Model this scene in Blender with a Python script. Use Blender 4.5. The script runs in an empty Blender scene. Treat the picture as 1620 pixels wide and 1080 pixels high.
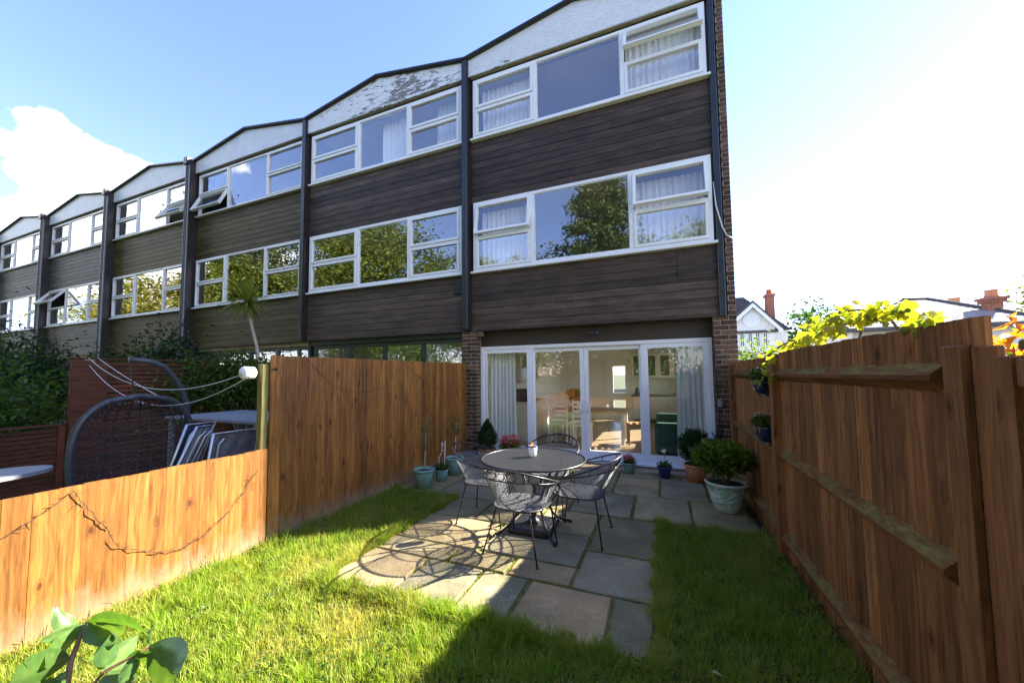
import bpy, math, random
import numpy as np
from mathutils import Vector, Matrix, Quaternion
random.seed(7)
S = bpy.context.scene
COL = S.collection

# ------------------------------------------------------------------ camera
F_PX, CY_PX, CAM_H = 582.46, 558.3, 1.6          # focal length and principal row, in photo pixels (1620 wide)
YAW, PITCH, ROLL = [math.radians(a) for a in (-22.0109, 3.3772, -0.5971)]
def cam_axes():
    cy, sy, cp, sp = math.cos(YAW), math.sin(YAW), math.cos(PITCH), math.sin(PITCH)
    f = Vector((sy*cp, cy*cp, sp)); r = Vector((cy, -sy, 0)); u = r.cross(f)
    r2 = r*math.cos(ROLL) + u*math.sin(ROLL); u2 = -r*math.sin(ROLL) + u*math.cos(ROLL)
    return r2, u2, f
CR, CU, CF = cam_axes()
cam_d = bpy.data.cameras.new('camera'); cam = bpy.data.objects.new('camera', cam_d); COL.objects.link(cam)
cam_d.sensor_fit = 'HORIZONTAL'; cam_d.sensor_width = 36.0; cam_d.lens = F_PX*36/1620
cam_d.shift_y = (CY_PX-540)/1620; cam_d.clip_start = 0.05; cam_d.clip_end = 2000
m = Matrix((CR, CU, -CF)).transposed().to_4x4(); m.translation = (0, 0, CAM_H)
cam.matrix_world = m
S.camera = cam
S.render.resolution_x = 1024; S.render.resolution_y = 682
def ray(x, y):
    return CR*((x-810)/F_PX) - CU*((y-CY_PX)/F_PX) + CF
C0 = Vector((0, 0, CAM_H))
def atX(x, y, v): d = ray(x, y); return C0 + d*(v/d.x)
def atY(x, y, v): d = ray(x, y); return C0 + d*(v/d.y)
def atZ(x, y, v): d = ray(x, y); return C0 + d*((v-CAM_H)/d.z)

# ------------------------------------------------------------------ sky and sun
SUN_EL, SUN_AZ = math.radians(31.9), math.radians(49.5)      # azimuth from +Y towards +X
sun_dir = Vector((math.sin(SUN_AZ)*math.cos(SUN_EL), math.cos(SUN_AZ)*math.cos(SUN_EL), math.sin(SUN_EL)))
W = bpy.data.worlds.new('World'); S.world = W; W.use_nodes = True
nt = W.node_tree; nt.nodes.clear()
def N(nt, t, **kw):
    n = nt.nodes.new(t)
    for k, v in kw.items():
        if k == 'ins':
            for i, val in v.items(): n.inputs[i].default_value = val
        else: setattr(n, k, v)
    return n
def Lk(nt, a, b): nt.links.new(a, b)
sky = N(nt, 'ShaderNodeTexSky', sky_type='NISHITA', sun_disc=False, sun_elevation=SUN_EL, sun_rotation=SUN_AZ,
        altitude=50, air_density=1.0, dust_density=0.05, ozone_density=5.0)
bg = N(nt, 'ShaderNodeBackground', ins={'Strength': 0.088}); out = N(nt, 'ShaderNodeOutputWorld')
tc = N(nt, 'ShaderNodeTexCoord')
def math_n(nt, op, a, b=None, clamp=False):
    n = N(nt, 'ShaderNodeMath', operation=op, use_clamp=clamp)
    for i, v in enumerate((a, b)):
        if v is None: continue
        if isinstance(v, (int, float)): n.inputs[i].default_value = v
        else: Lk(nt, v, n.inputs[i])
    return n.outputs[0]
# cumulus banks: a few places on the sky dome, edges broken by fractal noise
nz = N(nt, 'ShaderNodeTexNoise', ins={'Scale': 7.0, 'Detail': 9.0, 'Roughness': 0.58}); Lk(nt, tc.outputs['Generated'], nz.inputs['Vector'])
def bank(cdir, radius, flat):
    cdir = Vector(cdir).normalized()
    v = N(nt, 'ShaderNodeVectorMath', operation='SUBTRACT'); Lk(nt, tc.outputs['Generated'], v.inputs[0]); v.inputs[1].default_value = cdir
    v2 = N(nt, 'ShaderNodeVectorMath', operation='MULTIPLY'); Lk(nt, v.outputs[0], v2.inputs[0]); v2.inputs[1].default_value = (1, 1, flat)
    ln = N(nt, 'ShaderNodeVectorMath', operation='LENGTH'); Lk(nt, v2.outputs[0], ln.inputs[0])
    return math_n(nt, 'SUBTRACT', 1.0, math_n(nt, 'DIVIDE', ln.outputs['Value'], radius))
banks = [bank(ray(30, 385), 0.21, 2.6), bank(ray(150, 290), 0.105, 1.3), bank(ray(265, 290), 0.075, 2.2), bank(ray(-10, 222), 0.035, 1.6),
         bank((-.92, -.34, .30), 0.34, 1.6), bank((-.2, .7, 1.5), 0.2, 1.5),
         bank((.9, -.5, .35), 0.5, 2.4)]
acc = banks[0]
for b in banks[1:]: acc = math_n(nt, 'MAXIMUM', acc, b)
cl = math_n(nt, 'ADD', math_n(nt, 'MULTIPLY', math_n(nt, 'SUBTRACT', nz.outputs['Fac'], 0.5), 2.3), math_n(nt, 'MINIMUM', acc, 0.45))
mr = N(nt, 'ShaderNodeMapRange', interpolation_type='SMOOTHSTEP', ins={'From Min': 0.10, 'From Max': 0.34}); Lk(nt, cl, mr.inputs['Value'])
nz2 = N(nt, 'ShaderNodeTexNoise', ins={'Scale': 9.0, 'Detail': 6.0}); Lk(nt, tc.outputs['Generated'], nz2.inputs['Vector'])
cr2 = N(nt, 'ShaderNodeValToRGB'); Lk(nt, nz2.outputs['Fac'], cr2.inputs['Fac'])
cr2.color_ramp.elements[0].position = .3; cr2.color_ramp.elements[0].color = (4.2, 4.5, 5.0, 1)
cr2.color_ramp.elements[1].position = .6; cr2.color_ramp.elements[1].color = (9, 9, 8.9, 1)
mixc = N(nt, 'ShaderNodeMix', data_type='RGBA'); Lk(nt, mr.outputs['Result'], mixc.inputs['Factor'])
wb_ = N(nt, 'ShaderNodeMix', data_type='RGBA', blend_type='MULTIPLY', ins={'Factor': 1.0}); wb_.inputs[7].default_value = (1.14, .93, 1.0, 1)
Lk(nt, sky.outputs['Color'], wb_.inputs[6]); Lk(nt, wb_.outputs[2], mixc.inputs[6]); Lk(nt, cr2.outputs['Color'], mixc.inputs[7])
Lk(nt, mixc.outputs[2], bg.inputs['Color']); Lk(nt, bg.outputs[0], out.inputs['Surface'])

sun_l = bpy.data.lights.new('sun', 'SUN'); sun_l.energy = 5.0; sun_l.angle = math.radians(0.53); sun_l.color = (1.0, 0.93, 0.80)
sun = bpy.data.objects.new('sun', sun_l); COL.objects.link(sun)
sun.rotation_euler = (-sun_dir).to_track_quat('-Z', 'Y').to_euler(); sun.location = (10, 10, 20)
S.view_settings.view_transform = 'Standard'; S.view_settings.look = 'None'
S.view_settings.exposure = 2.6; S.view_settings.gamma = 1.0; S.view_settings.use_curve_mapping = False

# ------------------------------------------------------------------ materials
MATS = {}
def new_mat(name):
    m = bpy.data.materials.new(name); m.use_nodes = True; m.node_tree.nodes.clear(); MATS[name] = m
    return m, m.node_tree
def finish(nt, shader):
    o = N(nt, 'ShaderNodeOutputMaterial'); Lk(nt, shader, o.inputs['Surface'])
def mixrgb(nt, fac, a, b, mode='MIX'):
    n = N(nt, 'ShaderNodeMix', data_type='RGBA', blend_type=mode)
    for sock, v in ((n.inputs['Factor'], fac), (n.inputs[6], a), (n.inputs[7], b)):
        if isinstance(v, (int, float)): sock.default_value = v
        elif isinstance(v, (tuple, list)): sock.default_value = (*v[:3], 1)
        else: Lk(nt, v, sock)
    return n.outputs[2]
def ramp(nt, fac, stops):
    n = N(nt, 'ShaderNodeValToRGB'); Lk(nt, fac, n.inputs['Fac']); e = n.color_ramp.elements
    while len(e) < len(stops): e.new(0.5)
    for i, (p, c) in enumerate(stops):
        e[i].position = p; e[i].color = (*c, 1) if len(c) == 3 else c
    return n.outputs['Color']
def coords(nt, scale=(1, 1, 1), rand=0.0):
    t = N(nt, 'ShaderNodeTexCoord'); mp = N(nt, 'ShaderNodeMapping'); mp.inputs['Scale'].default_value = scale
    Lk(nt, t.outputs['Object'], mp.inputs['Vector'])
    oi = N(nt, 'ShaderNodeObjectInfo')
    if rand:
        cb = N(nt, 'ShaderNodeCombineXYZ'); r = math_n(nt, 'MULTIPLY', oi.outputs['Random'], rand)
        for i in range(3): Lk(nt, r, cb.inputs[i])
        ad = N(nt, 'ShaderNodeVectorMath', operation='ADD'); Lk(nt, mp.outputs[0], ad.inputs[0]); Lk(nt, cb.outputs[0], ad.inputs[1])
        return ad.outputs[0], oi.outputs['Random']
    return mp.outputs[0], oi.outputs['Random']
def noise(nt, vec, scale, detail=5, rough=.55, dist=0):
    n = N(nt, 'ShaderNodeTexNoise', ins={'Scale': scale, 'Detail': detail, 'Roughness': rough, 'Distortion': dist}); Lk(nt, vec, n.inputs['Vector'])
    return n.outputs['Fac']
def principled(nt, col, rough=.6, bump=None, bstr=.2, bdist=.01, metal=0, spec=.5, coat=0):
    p = N(nt, 'ShaderNodeBsdfPrincipled')
    for k, v in (('Base Color', col), ('Roughness', rough), ('Metallic', metal), ('Specular IOR Level', spec), ('Coat Weight', coat)):
        if isinstance(v, (int, float)): p.inputs[k].default_value = v
        elif isinstance(v, (tuple, list)): p.inputs[k].default_value = (*v[:3], 1)
        else: Lk(nt, v, p.inputs[k])
    if bump is not None:
        b = N(nt, 'ShaderNodeBump', ins={'Strength': bstr, 'Distance': bdist}); Lk(nt, bump, b.inputs['Height']); Lk(nt, b.outputs[0], p.inputs['Normal'])
    return p.outputs[0]
def mul(c, k): return tuple(min(1, x*k) for x in c)
def plain(name, c, rough=.5, var=.25, scale=12, bump=.1, metal=0, rnd=.25, stretch=(1, 1, 1), spec=.5, coat=0):
    m, nt = new_mat(name); v, r = coords(nt, stretch, 37)
    f = noise(nt, v, scale, 6); col = ramp(nt, f, [(.3, mul(c, 1-var)), (.7, mul(c, 1+var))])
    if rnd:
        k = math_n(nt, 'ADD', math_n(nt, 'MULTIPLY', r, rnd*2), 1-rnd)
        cc = N(nt, 'ShaderNodeCombineColor'); [Lk(nt, k, cc.inputs[i]) for i in range(3)]
        col = mixrgb(nt, 1.0, col, cc.outputs[0], 'MULTIPLY')
    finish(nt, principled(nt, col, rough, f if bump else None, bump, .01, metal, spec, coat)); return m
def wood(name, c1, c2, knots=True, rough=.62, bleach=None, rnd=.22, axis=2, gscale=1.0):
    m, nt = new_mat(name)
    def ax(across, along): st = [across*gscale]*3; st[axis] = along*gscale; return tuple(st)
    warp, _ = coords(nt, ax(5, 1.6), 19); wn = N(nt, 'ShaderNodeTexNoise', ins={'Scale': 1.0, 'Detail': 2}); Lk(nt, warp, wn.inputs['Vector'])
    v, r = coords(nt, ax(30, .75), 61)
    wa = N(nt, 'ShaderNodeVectorMath', operation='MULTIPLY_ADD'); Lk(nt, wn.outputs['Color'], wa.inputs[0]); wa.inputs[1].default_value = (2.6, 2.6, 2.6); Lk(nt, v, wa.inputs[2])
    g = noise(nt, wa.outputs[0], 1.5, 7, .6); mid = tuple((a+b)/2 for a, b in zip(c1, c2))
    col = ramp(nt, g, [(.30, c1), (.46, mid), (.60, c2), (.74, mul(c2, 1.12))])
    vf, _ = coords(nt, ax(130, 3), 7); fine = noise(nt, vf, 1.0, 4, .6)
    col = mixrgb(nt, .5, col, ramp(nt, fine, [(.32, (.62, .58, .55)), (.62, (1.15, 1.12, 1.1))]), 'MULTIPLY')
    v2, _ = coords(nt, ax(2.4, .8), 17)
    col = mixrgb(nt, .5, col, ramp(nt, noise(nt, v2, 1.7, 4), [(.3, (.55, .5, .46)), (.7, (1.25, 1.2, 1.1))]), 'MULTIPLY')
    if knots:
        v3, _ = coords(nt, ax(10, 4.2), 23)
        wa3 = N(nt, 'ShaderNodeVectorMath', operation='MULTIPLY_ADD'); Lk(nt, wn.outputs['Color'], wa3.inputs[0]); wa3.inputs[1].default_value = (.5, .5, .5); Lk(nt, v3, wa3.inputs[2])
        vo = N(nt, 'ShaderNodeTexVoronoi', ins={'Scale': .75, 'Randomness': 1.0}); Lk(nt, wa3.outputs[0], vo.inputs['Vector'])
        kf = ramp(nt, vo.outputs['Distance'], [(.04, (.16, .10, .07)), (.085, (.42, .33, .27)), (.11, (.85, .8, .75)), (.14, (.62, .55, .5)), (.19, (1, 1, 1))])
        col = mixrgb(nt, .85, col, kf, 'MULTIPLY')
    k = math_n(nt, 'ADD', math_n(nt, 'MULTIPLY', r, rnd*2), 1-rnd)
    cc = N(nt, 'ShaderNodeCombineColor'); [Lk(nt, k, cc.inputs[i]) for i in range(3)]
    col = mixrgb(nt, 1.0, col, cc.outputs[0], 'MULTIPLY')
    if bleach:      # weathered foot of the boards, worn by splashing
        ge = N(nt, 'ShaderNodeNewGeometry'); sp = N(nt, 'ShaderNodeSeparateXYZ'); Lk(nt, ge.outputs['Position'], sp.inputs[0])
        vv, _ = coords(nt, (9, 9, 5), 5)
        h = math_n(nt, 'ADD', sp.outputs['Z'], math_n(nt, 'MULTIPLY', math_n(nt, 'SUBTRACT', noise(nt, vv, 1.4, 5), .5), .42))
        mrn = N(nt, 'ShaderNodeMapRange', ins={'From Min': .24, 'From Max': .02}); Lk(nt, h, mrn.inputs['Value'])
        col = mixrgb(nt, math_n(nt, 'MULTIPLY', mrn.outputs[0], .7), col, bleach)
    finish(nt, principled(nt, col, rough, g, .45, .004, spec=.25)); return m
def leafm(name, c1, c2, trans=.45, rough=.45, spec=.3):
    m, nt = new_mat(name); a = N(nt, 'ShaderNodeAttribute', attribute_name='lc')
    col = ramp(nt, a.outputs['Fac'], [(0, c1), (1, c2)])
    p = principled(nt, col, rough, spec=spec); t = N(nt, 'ShaderNodeBsdfTranslucent'); Lk(nt, mixrgb(nt, 1, col, (1.5, 1.5, .6), 'MULTIPLY'), t.inputs['Color'])
    mx = N(nt, 'ShaderNodeMixShader', ins={0: trans}); Lk(nt, p, mx.inputs[1]); Lk(nt, t.outputs[0], mx.inputs[2]); finish(nt, mx.outputs[0]); return m
def leaf_gloss():
    m, nt = new_mat('leaf_gloss'); a = N(nt, 'ShaderNodeAttribute', attribute_name='lc'); v, _ = coords(nt, (1, 1, 1), 3)
    n1 = noise(nt, v, 60, 5, .6); n2 = noise(nt, v, 14, 3)
    f = math_n(nt, 'ADD', math_n(nt, 'MULTIPLY', a.outputs['Fac'], .6), math_n(nt, 'MULTIPLY', n2, .45))
    col = ramp(nt, f, [(.1, (.045, .105, .022)), (.6, (.10, .18, .045)), (1, (.22, .29, .10))])
    col = mixrgb(nt, .5, col, ramp(nt, n1, [(.35, (.7, .7, .65)), (.65, (1.2, 1.2, 1.1))]), 'MULTIPLY')
    p = principled(nt, col, .3, n1, .25, .003, spec=.5); t = N(nt, 'ShaderNodeBsdfTranslucent'); Lk(nt, mixrgb(nt, 1, col, (1.6, 1.6, .5), 'MULTIPLY'), t.inputs['Color'])
    mx = N(nt, 'ShaderNodeMixShader', ins={0: .42}); Lk(nt, p, mx.inputs[1]); Lk(nt, t.outputs[0], mx.inputs[2]); finish(nt, mx.outputs[0])
def glassm(name, r0=.1, tint=(1, 1, 1), rough=0.0):
    m, nt = new_mat(name); lw = N(nt, 'ShaderNodeLayerWeight', ins={'Blend': .5})
    f = math_n(nt, 'ADD', math_n(nt, 'MULTIPLY', math_n(nt, 'POWER', lw.outputs['Facing'], 4.0), 1-r0), r0, True)
    t = N(nt, 'ShaderNodeBsdfTransparent', ins={'Color': (*tint, 1)}); g = N(nt, 'ShaderNodeBsdfGlossy', ins={'Roughness': rough, 'Color': (1, 1, 1, 1)})
    v, r = coords(nt, (1, 1, 1), 13); b = N(nt, 'ShaderNodeBump', ins={'Strength': .035, 'Distance': .02}); Lk(nt, noise(nt, v, 1.3, 2), b.inputs['Height']); Lk(nt, b.outputs[0], g.inputs['Normal'])
    mx = N(nt, 'ShaderNodeMixShader'); Lk(nt, f, mx.inputs[0]); Lk(nt, t.outputs[0], mx.inputs[1]); Lk(nt, g.outputs[0], mx.inputs[2]); finish(nt, mx.outputs[0]); return m

wood('fence_orange', (.115, .042, .009), (.29, .125, .028), bleach=(.28, .20, .125), rnd=.30)
wood('fence_brown', (.10, .042, .015), (.285, .130, .048), rnd=.32)
wood('post_brown', (.12, .052, .02), (.25, .115, .045), rnd=.1)
wood('post_green', (.10, .095, .028), (.22, .19, .065), rnd=.05, knots=False)
wood('screen_wood', (.060, .018, .009), (.13, .042, .02), knots=False, axis=1)
wood('decking_wood', (.30, .17, .08), (.5, .3, .15), knots=True, axis=0)
def mossy():
    m, nt = new_mat('rail_mossy'); v, r = coords(nt, (9, 1, 9), 31); g = noise(nt, v, 3, 7, .6, .5)
    brown = ramp(nt, g, [(.3, (.085, .034, .013)), (.7, (.2, .09, .035))])
    v2, _ = coords(nt, (6, 1.6, 6), 9); mo = noise(nt, v2, 3.2, 7, .68); moss = ramp(nt, noise(nt, v2, 14, 5), [(.3, (.10, .085, .024)), (.7, (.24, .19, .06))])
    ge = N(nt, 'ShaderNodeNewGeometry'); sp = N(nt, 'ShaderNodeSeparateXYZ'); Lk(nt, ge.outputs['True Normal'], sp.inputs[0])
    up = math_n(nt, 'MULTIPLY', math_n(nt, 'GREATER_THAN', sp.outputs['Z'], .2), math_n(nt, 'MULTIPLY', math_n(nt, 'SUBTRACT', mo, .40), 5, True), True)
    finish(nt, principled(nt, mixrgb(nt, up, brown, moss), .8, mo, .5, .006, spec=.15))
mossy()
def cladding(name, c1, c2):
    m, nt = new_mat(name); v, r = coords(nt, (.8, 8, 16), 53); g = noise(nt, v, 2, 7, .6, .6)
    col = ramp(nt, g, [(.3, c1), (.72, c2)])
    v2, _ = coords(nt, (1.4, 1, 3.0), 71); col = mixrgb(nt, .55, col, ramp(nt, noise(nt, v2, 1.6, 5), [(.34, (.55, .55, .55)), (.66, (1.5, 1.45, 1.4))]), 'MULTIPLY')
    v3, _ = coords(nt, (6, 6, 6), 11); s = noise(nt, v3, 4.5, 2, .4); sm = ramp(nt, s, [(.755, (0, 0, 0)), (.775, (1, 1, 1))])
    col = mixrgb(nt, sm, col, mul(c2, 3.2))
    k = math_n(nt, 'ADD', math_n(nt, 'MULTIPLY', r, .7), .68); cc = N(nt, 'ShaderNodeCombineColor'); [Lk(nt, k, cc.inputs[i]) for i in range(3)]
    col = mixrgb(nt, 1, col, cc.outputs[0], 'MULTIPLY')
    finish(nt, principled(nt, col, .55, g, .25, .004, spec=.28))
cladding('clad_dark', (.032, .022, .016), (.100, .070, .053))
cladding('clad_olive', (.032, .024, .008), (.086, .063, .020))
cladding('clad_grey', (.045, .042, .040), (.125, .115, .108))  # grey base colour includes the bluish sky sheen of the fifth house's boards
def peeling(name, thr, paint=(.74, .76, .80)):
    m, nt = new_mat(name); v, r = coords(nt, (1.6, 1, 6), 3); a = noise(nt, v, 2.6, 10, .68, .4); v2, _ = coords(nt, (.5, 1, 1), 3); b = noise(nt, v2, 1.1, 2)
    s = math_n(nt, 'ADD', a, math_n(nt, 'MULTIPLY', math_n(nt, 'SUBTRACT', b, .5), .55))
    mask = ramp(nt, s, [(thr, (0, 0, 0)), (thr+.012, (1, 1, 1))])
    woodc = ramp(nt, noise(nt, v, 9, 6), [(.3, (.10, .085, .075)), (.7, (.30, .27, .25))])
    pc = ramp(nt, noise(nt, v, 7, 6), [(.3, mul(paint, .80)), (.6, paint)])
    finish(nt, principled(nt, mixrgb(nt, mask, pc, woodc), .5, mask, -.4, .004))
peeling('fascia_peeling', .57); peeling('fascia_worn', .68, (.70, .72, .75)); 
plain('fascia_clean', (.60, .63, .67), .45, .08, 3, .02, rnd=.04)
plain('upvc', (.80, .81, .83), .28, .04, 3, 0, rnd=.02)
plain('timber_white', (.70, .72, .74), .4, .08, 6, .03, rnd=.05)
plain('pipe_black', (.016, .020, .026), .32, .3, 8, .05, rnd=.1)
plain('fin_dark', (.022, .016, .016), .4, .3, 8, .05, rnd=.1)
plain('green_frame', (.020, .038, .034), .35, .2, 6, .03, rnd=.05)
plain('roof_felt', (.045, .042, .045), .8, .3, 10, .2, rnd=.1)
plain('soffit_brown', (.045, .030, .022), .5, .3, 10, .1, rnd=0, stretch=(1, 6, 12))
plain('soffit_cream', (.42, .37, .24), .6, .2, 6, .05, rnd=0)
plain('brick_brown', (.105, .062, .043), .8, .45, 26, .5, rnd=.5, spec=.2)
plain('mortar', (.40, .36, .30), .9, .25, 30, .4, rnd=0, spec=.1)
def brickwall(name, c1, c2, mort, sc=(1, 1, 1), swap=True):
    m, nt = new_mat(name); t = N(nt, 'ShaderNodeTexCoord'); sp = N(nt, 'ShaderNodeSeparateXYZ'); Lk(nt, t.outputs['Object'], sp.inputs[0])
    cb = N(nt, 'ShaderNodeCombineXYZ'); Lk(nt, math_n(nt, 'ADD', sp.outputs['X'], sp.outputs['Y']), cb.inputs[0]); Lk(nt, sp.outputs['Z'], cb.inputs[1])
    b = N(nt, 'ShaderNodeTexBrick', ins={'Color1': (*c1, 1), 'Color2': (*c2, 1), 'Mortar': (*mort, 1), 'Scale': 1, 'Mortar Size': .006, 'Brick Width': .225, 'Row Height': .075}); Lk(nt, cb.outputs[0], b.inputs['Vector'])
    v, _ = coords(nt, (1, 1, 1)); f = noise(nt, v, 12, 6)
    col = mixrgb(nt, .5, b.outputs['Color'], ramp(nt, f, [(.3, (.5, .5, .5)), (.7, (1.4, 1.4, 1.4))]), 'MULTIPLY')
    finish(nt, principled(nt, col, .85, b.outputs['Fac'], -.4, .01, spec=.15))
brickwall('brick_wall', (.13, .07, .045), (.08, .048, .036), (.38, .34, .28))
brickwall('brick_red', (.34, .10, .055), (.24, .075, .045), (.36, .3, .25))
plain('interior_wall', (.80, .77, .70), .8, .05, 4, 0, rnd=0)
plain('interior_floor', (.30, .21, .13), .35, .25, 5, .03, rnd=0, stretch=(1, 8, 1))
plain('cream_paint', (.66, .63, .54), .4, .06, 5, .02, rnd=.03)
plain('white_paint', (.78, .78, .76), .45, .08, 8, .03, rnd=.05)
plain('house_white', (.70, .69, .68), .7, .1, 6, .1, rnd=0)
plain('fabric_white', (.74, .73, .70), .9, .08, 20, .05, rnd=.05)
plain('fabric_teal', (.012, .062, .065), .85, .3, 30, .2, rnd=0)
plain('steel_black', (.030, .031, .035), .36, .3, 30, .1, metal=.35, rnd=0)
plain('mesh_glint_grey', (.15, .152, .16), .42, .2, 30, .05, metal=.3, rnd=0)  # black steel mesh, base colour raised to grey to carry sunlit glint
plain('plastic_black', (.015, .016, .02), .35, .3, 20, .1, rnd=0)
plain('terracotta', (.52, .21, .10), .75, .25, 16, .2, rnd=0)
plain('mint_glaze', (.21, .37, .33), .32, .12, 14, .05, rnd=.08)
plain('blue_glaze', (.012, .026, .16), .18, .3, 14, .05, rnd=0, coat=.4)
plain('navy_glaze', (.008, .012, .05), .12, .3, 14, .05, rnd=0, coat=.6)
plain('cup_white', (.80, .80, .79), .2, .04, 8, 0, rnd=0)
plain('soil', (.035, .024, .016), .95, .5, 40, .8, rnd=0)
plain('bark', (.15, .10, .065), .85, .4, 18, .6, rnd=.1, stretch=(1, 1, .25))
plain('bark_pale', (.38, .32, .24), .8, .3, 18, .4, rnd=.1, stretch=(1, 1, .25))
plain('stem_red', (.24, .10, .065), .5, .3, 30, .2, rnd=0)
plain('twig', (.055, .024, .014), .8, .4, 30, .3, rnd=0)
plain('wicker', (.040, .043, .047), .55, .4, 60, .4, rnd=0)
plain('tube_grey', (.045, .052, .058), .4, .2, 10, .05, rnd=0)
plain('alu', (.55, .57, .60), .35, .1, 10, .03, metal=.6, rnd=.05)
plain('navy_fabric', (.018, .030, .075), .75, .35, 25, .3, rnd=.2)
plain('grey_fabric', (.12, .13, .17), .6, .35, 9, .5, rnd=.2)
plain('grey_slat', (.22, .23, .25), .5, .2, 12, .1, rnd=.15)
plain('cord_white', (.72, .73, .74), .5, .08, 20, 0, rnd=0)
plain('slate', (.24, .215, .215), .6, .3, 18, .2, rnd=.25)
plain('tile_dark', (.060, .048, .046), .75, .3, 16, .3, rnd=.2)
plain('lead_dark', (.06, .055, .055), .6, .2, 10, .1, rnd=0)
plain('petal_pink', (.62, .16, .22), .6, .3, 30, 0, rnd=.2)
plain('appliance', (.05, .05, .055), .25, .2, 8, 0, rnd=0)
plain('worktop', (.09, .08, .07), .25, .3, 20, 0, rnd=0)
plain('ground_earth', (.070, .075, .032), .95, .4, 3, .3, rnd=0)
plain('rear_door', (.80, .80, .78), .4, .03, 3, 0, rnd=0)
glassm('glass_window', .125); glassm('glass_door', .042, (.97, .985, .97)); glassm('glass_dark', .10, (.6, .64, .6))
def potglaze():
    m, nt = new_mat('celadon'); v, r = coords(nt, (1, 1, 1)); n1 = noise(nt, v, 9, 3, .5, 1.2); n2 = noise(nt, v, 16, 5)
    pat = ramp(nt, n1, [(.44, (.25, .42, .35)), (.49, (.60, .68, .58)), (.56, (.52, .62, .52)), (.6, (.22, .38, .33))])
    sp = N(nt, 'ShaderNodeSeparateXYZ'); Lk(nt, v, sp.inputs[0])
    band = ramp(nt, sp.outputs['Z'], [(.07, (0, 0, 0)), (.10, (1, 1, 1)), (.30, (1, 1, 1)), (.33, (0, 0, 0))])
    rim = ramp(nt, n2, [(.3, (.36, .48, .40)), (.7, (.55, .62, .50))])
    finish(nt, principled(nt, mixrgb(nt, band, rim, pat), .25, n2, .1, .005, coat=.3))
potglaze()
def stone():
    m, nt = new_mat('york_stone'); v, r = coords(nt, (1, 1, 1), 47)
    base = ramp(nt, r, [(0, (.22, .19, .105)), (.25, (.36, .28, .14)), (.5, (.26, .23, .15)), (.75, (.33, .275, .16)), (1, (.40, .275, .14))])
    a = noise(nt, v, 2.1, 6, .6, .5); col = mixrgb(nt, .8, base, ramp(nt, a, [(.28, (.42, .43, .40)), (.5, (.92, .9, .86)), (.72, (1.4, 1.34, 1.2))]), 'MULTIPLY')
    b = noise(nt, v, 22, 8, .7); lich = ramp(nt, math_n(nt, 'ADD', math_n(nt, 'MULTIPLY', b, .65), math_n(nt, 'MULTIPLY', noise(nt, v, 3.3, 3), .42)), [(.60, (0, 0, 0)), (.68, (.55, .55, .55))])
    col = mixrgb(nt, lich, col, (.36, .35, .29))
    mossn = ramp(nt, noise(nt, v, 1.3, 5, .6), [(.52, (0, 0, 0)), (.72, (.5, .5, .5))]); col = mixrgb(nt, mossn, col, (.085, .10, .045))
    sp_ = noise(nt, v, 75, 4, .7); col = mixrgb(nt, .6, col, ramp(nt, sp_, [(.34, (.55, .53, .5)), (.6, (1.12, 1.12, 1.1))]), 'MULTIPLY')
    hgt = math_n(nt, 'ADD', a, math_n(nt, 'MULTIPLY', b, .7))
    finish(nt, principled(nt, col, .78, hgt, .5, .012, spec=.25))
stone()
def joint():
    m, nt = new_mat('joint_sand'); v, r = coords(nt, (1, 1, 1)); a = noise(nt, v, 5, 7, .65)
    col = ramp(nt, a, [(.35, (.07, .085, .02)), (.5, (.17, .15, .055)), (.65, (.33, .27, .15))])
    finish(nt, principled(nt, col, .95, noise(nt, v, 40, 6), .7, .01, spec=.1))
joint()
def lawn_mat():
    m, nt = new_mat('lawn_soil'); v, r = coords(nt, (1, 1, 1)); a = noise(nt, v, 6, 7, .65)
    finish(nt, principled(nt, ramp(nt, a, [(.3, (.035, .05, .012)), (.55, (.075, .085, .022)), (.75, (.14, .11, .05))]), .95, noise(nt, v, 30, 6), .8, .02, spec=.1))
lawn_mat()
leafm('grass_blade', (.46, .38, .12), (.165, .29, .018), .45, .55, .15)
leafm('leaf_green', (.020, .050, .010), (.060, .12, .022)); leafm('leaf_dark', (.010, .028, .010), (.028, .060, .016), .3)
leafm('leaf_mid', (.030, .070, .012), (.11, .17, .03)); leafm('leaf_yellow', (.09, .15, .02), (.46, .42, .03), .55)
leafm('leaf_autumn', (.30, .07, .015), (.55, .26, .03), .5); leafm('leaf_olive', (.035, .070, .010), (.20, .225, .032), .4)
leafm('leaf_gold', (.07, .09, .012), (.30, .26, .03), .4); leafm('leaf_conifer', (.020, .045, .014), (.11, .15, .04), .3)
leafm('leaf_needle', (.012, .04, .014), (.045, .095, .025), .25); leafm('leaf_bright', (.05, .11, .01), (.17, .25, .03), .5)
leaf_gloss(); leafm('petal_red', (.45, .03, .06), (.75, .30, .32), .3)
leafm('petal_white', (.65, .62, .5), (.8, .8, .76), .3); leafm('petal_gold', (.42, .19, .02), (.62, .36, .04), .3); leafm('leaf_fallen', (.32, .22, .10), (.55, .42, .25), .3)
leafm('palm_leaf', (.08, .12, .016), (.30, .33, .06), .4, .35)

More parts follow.
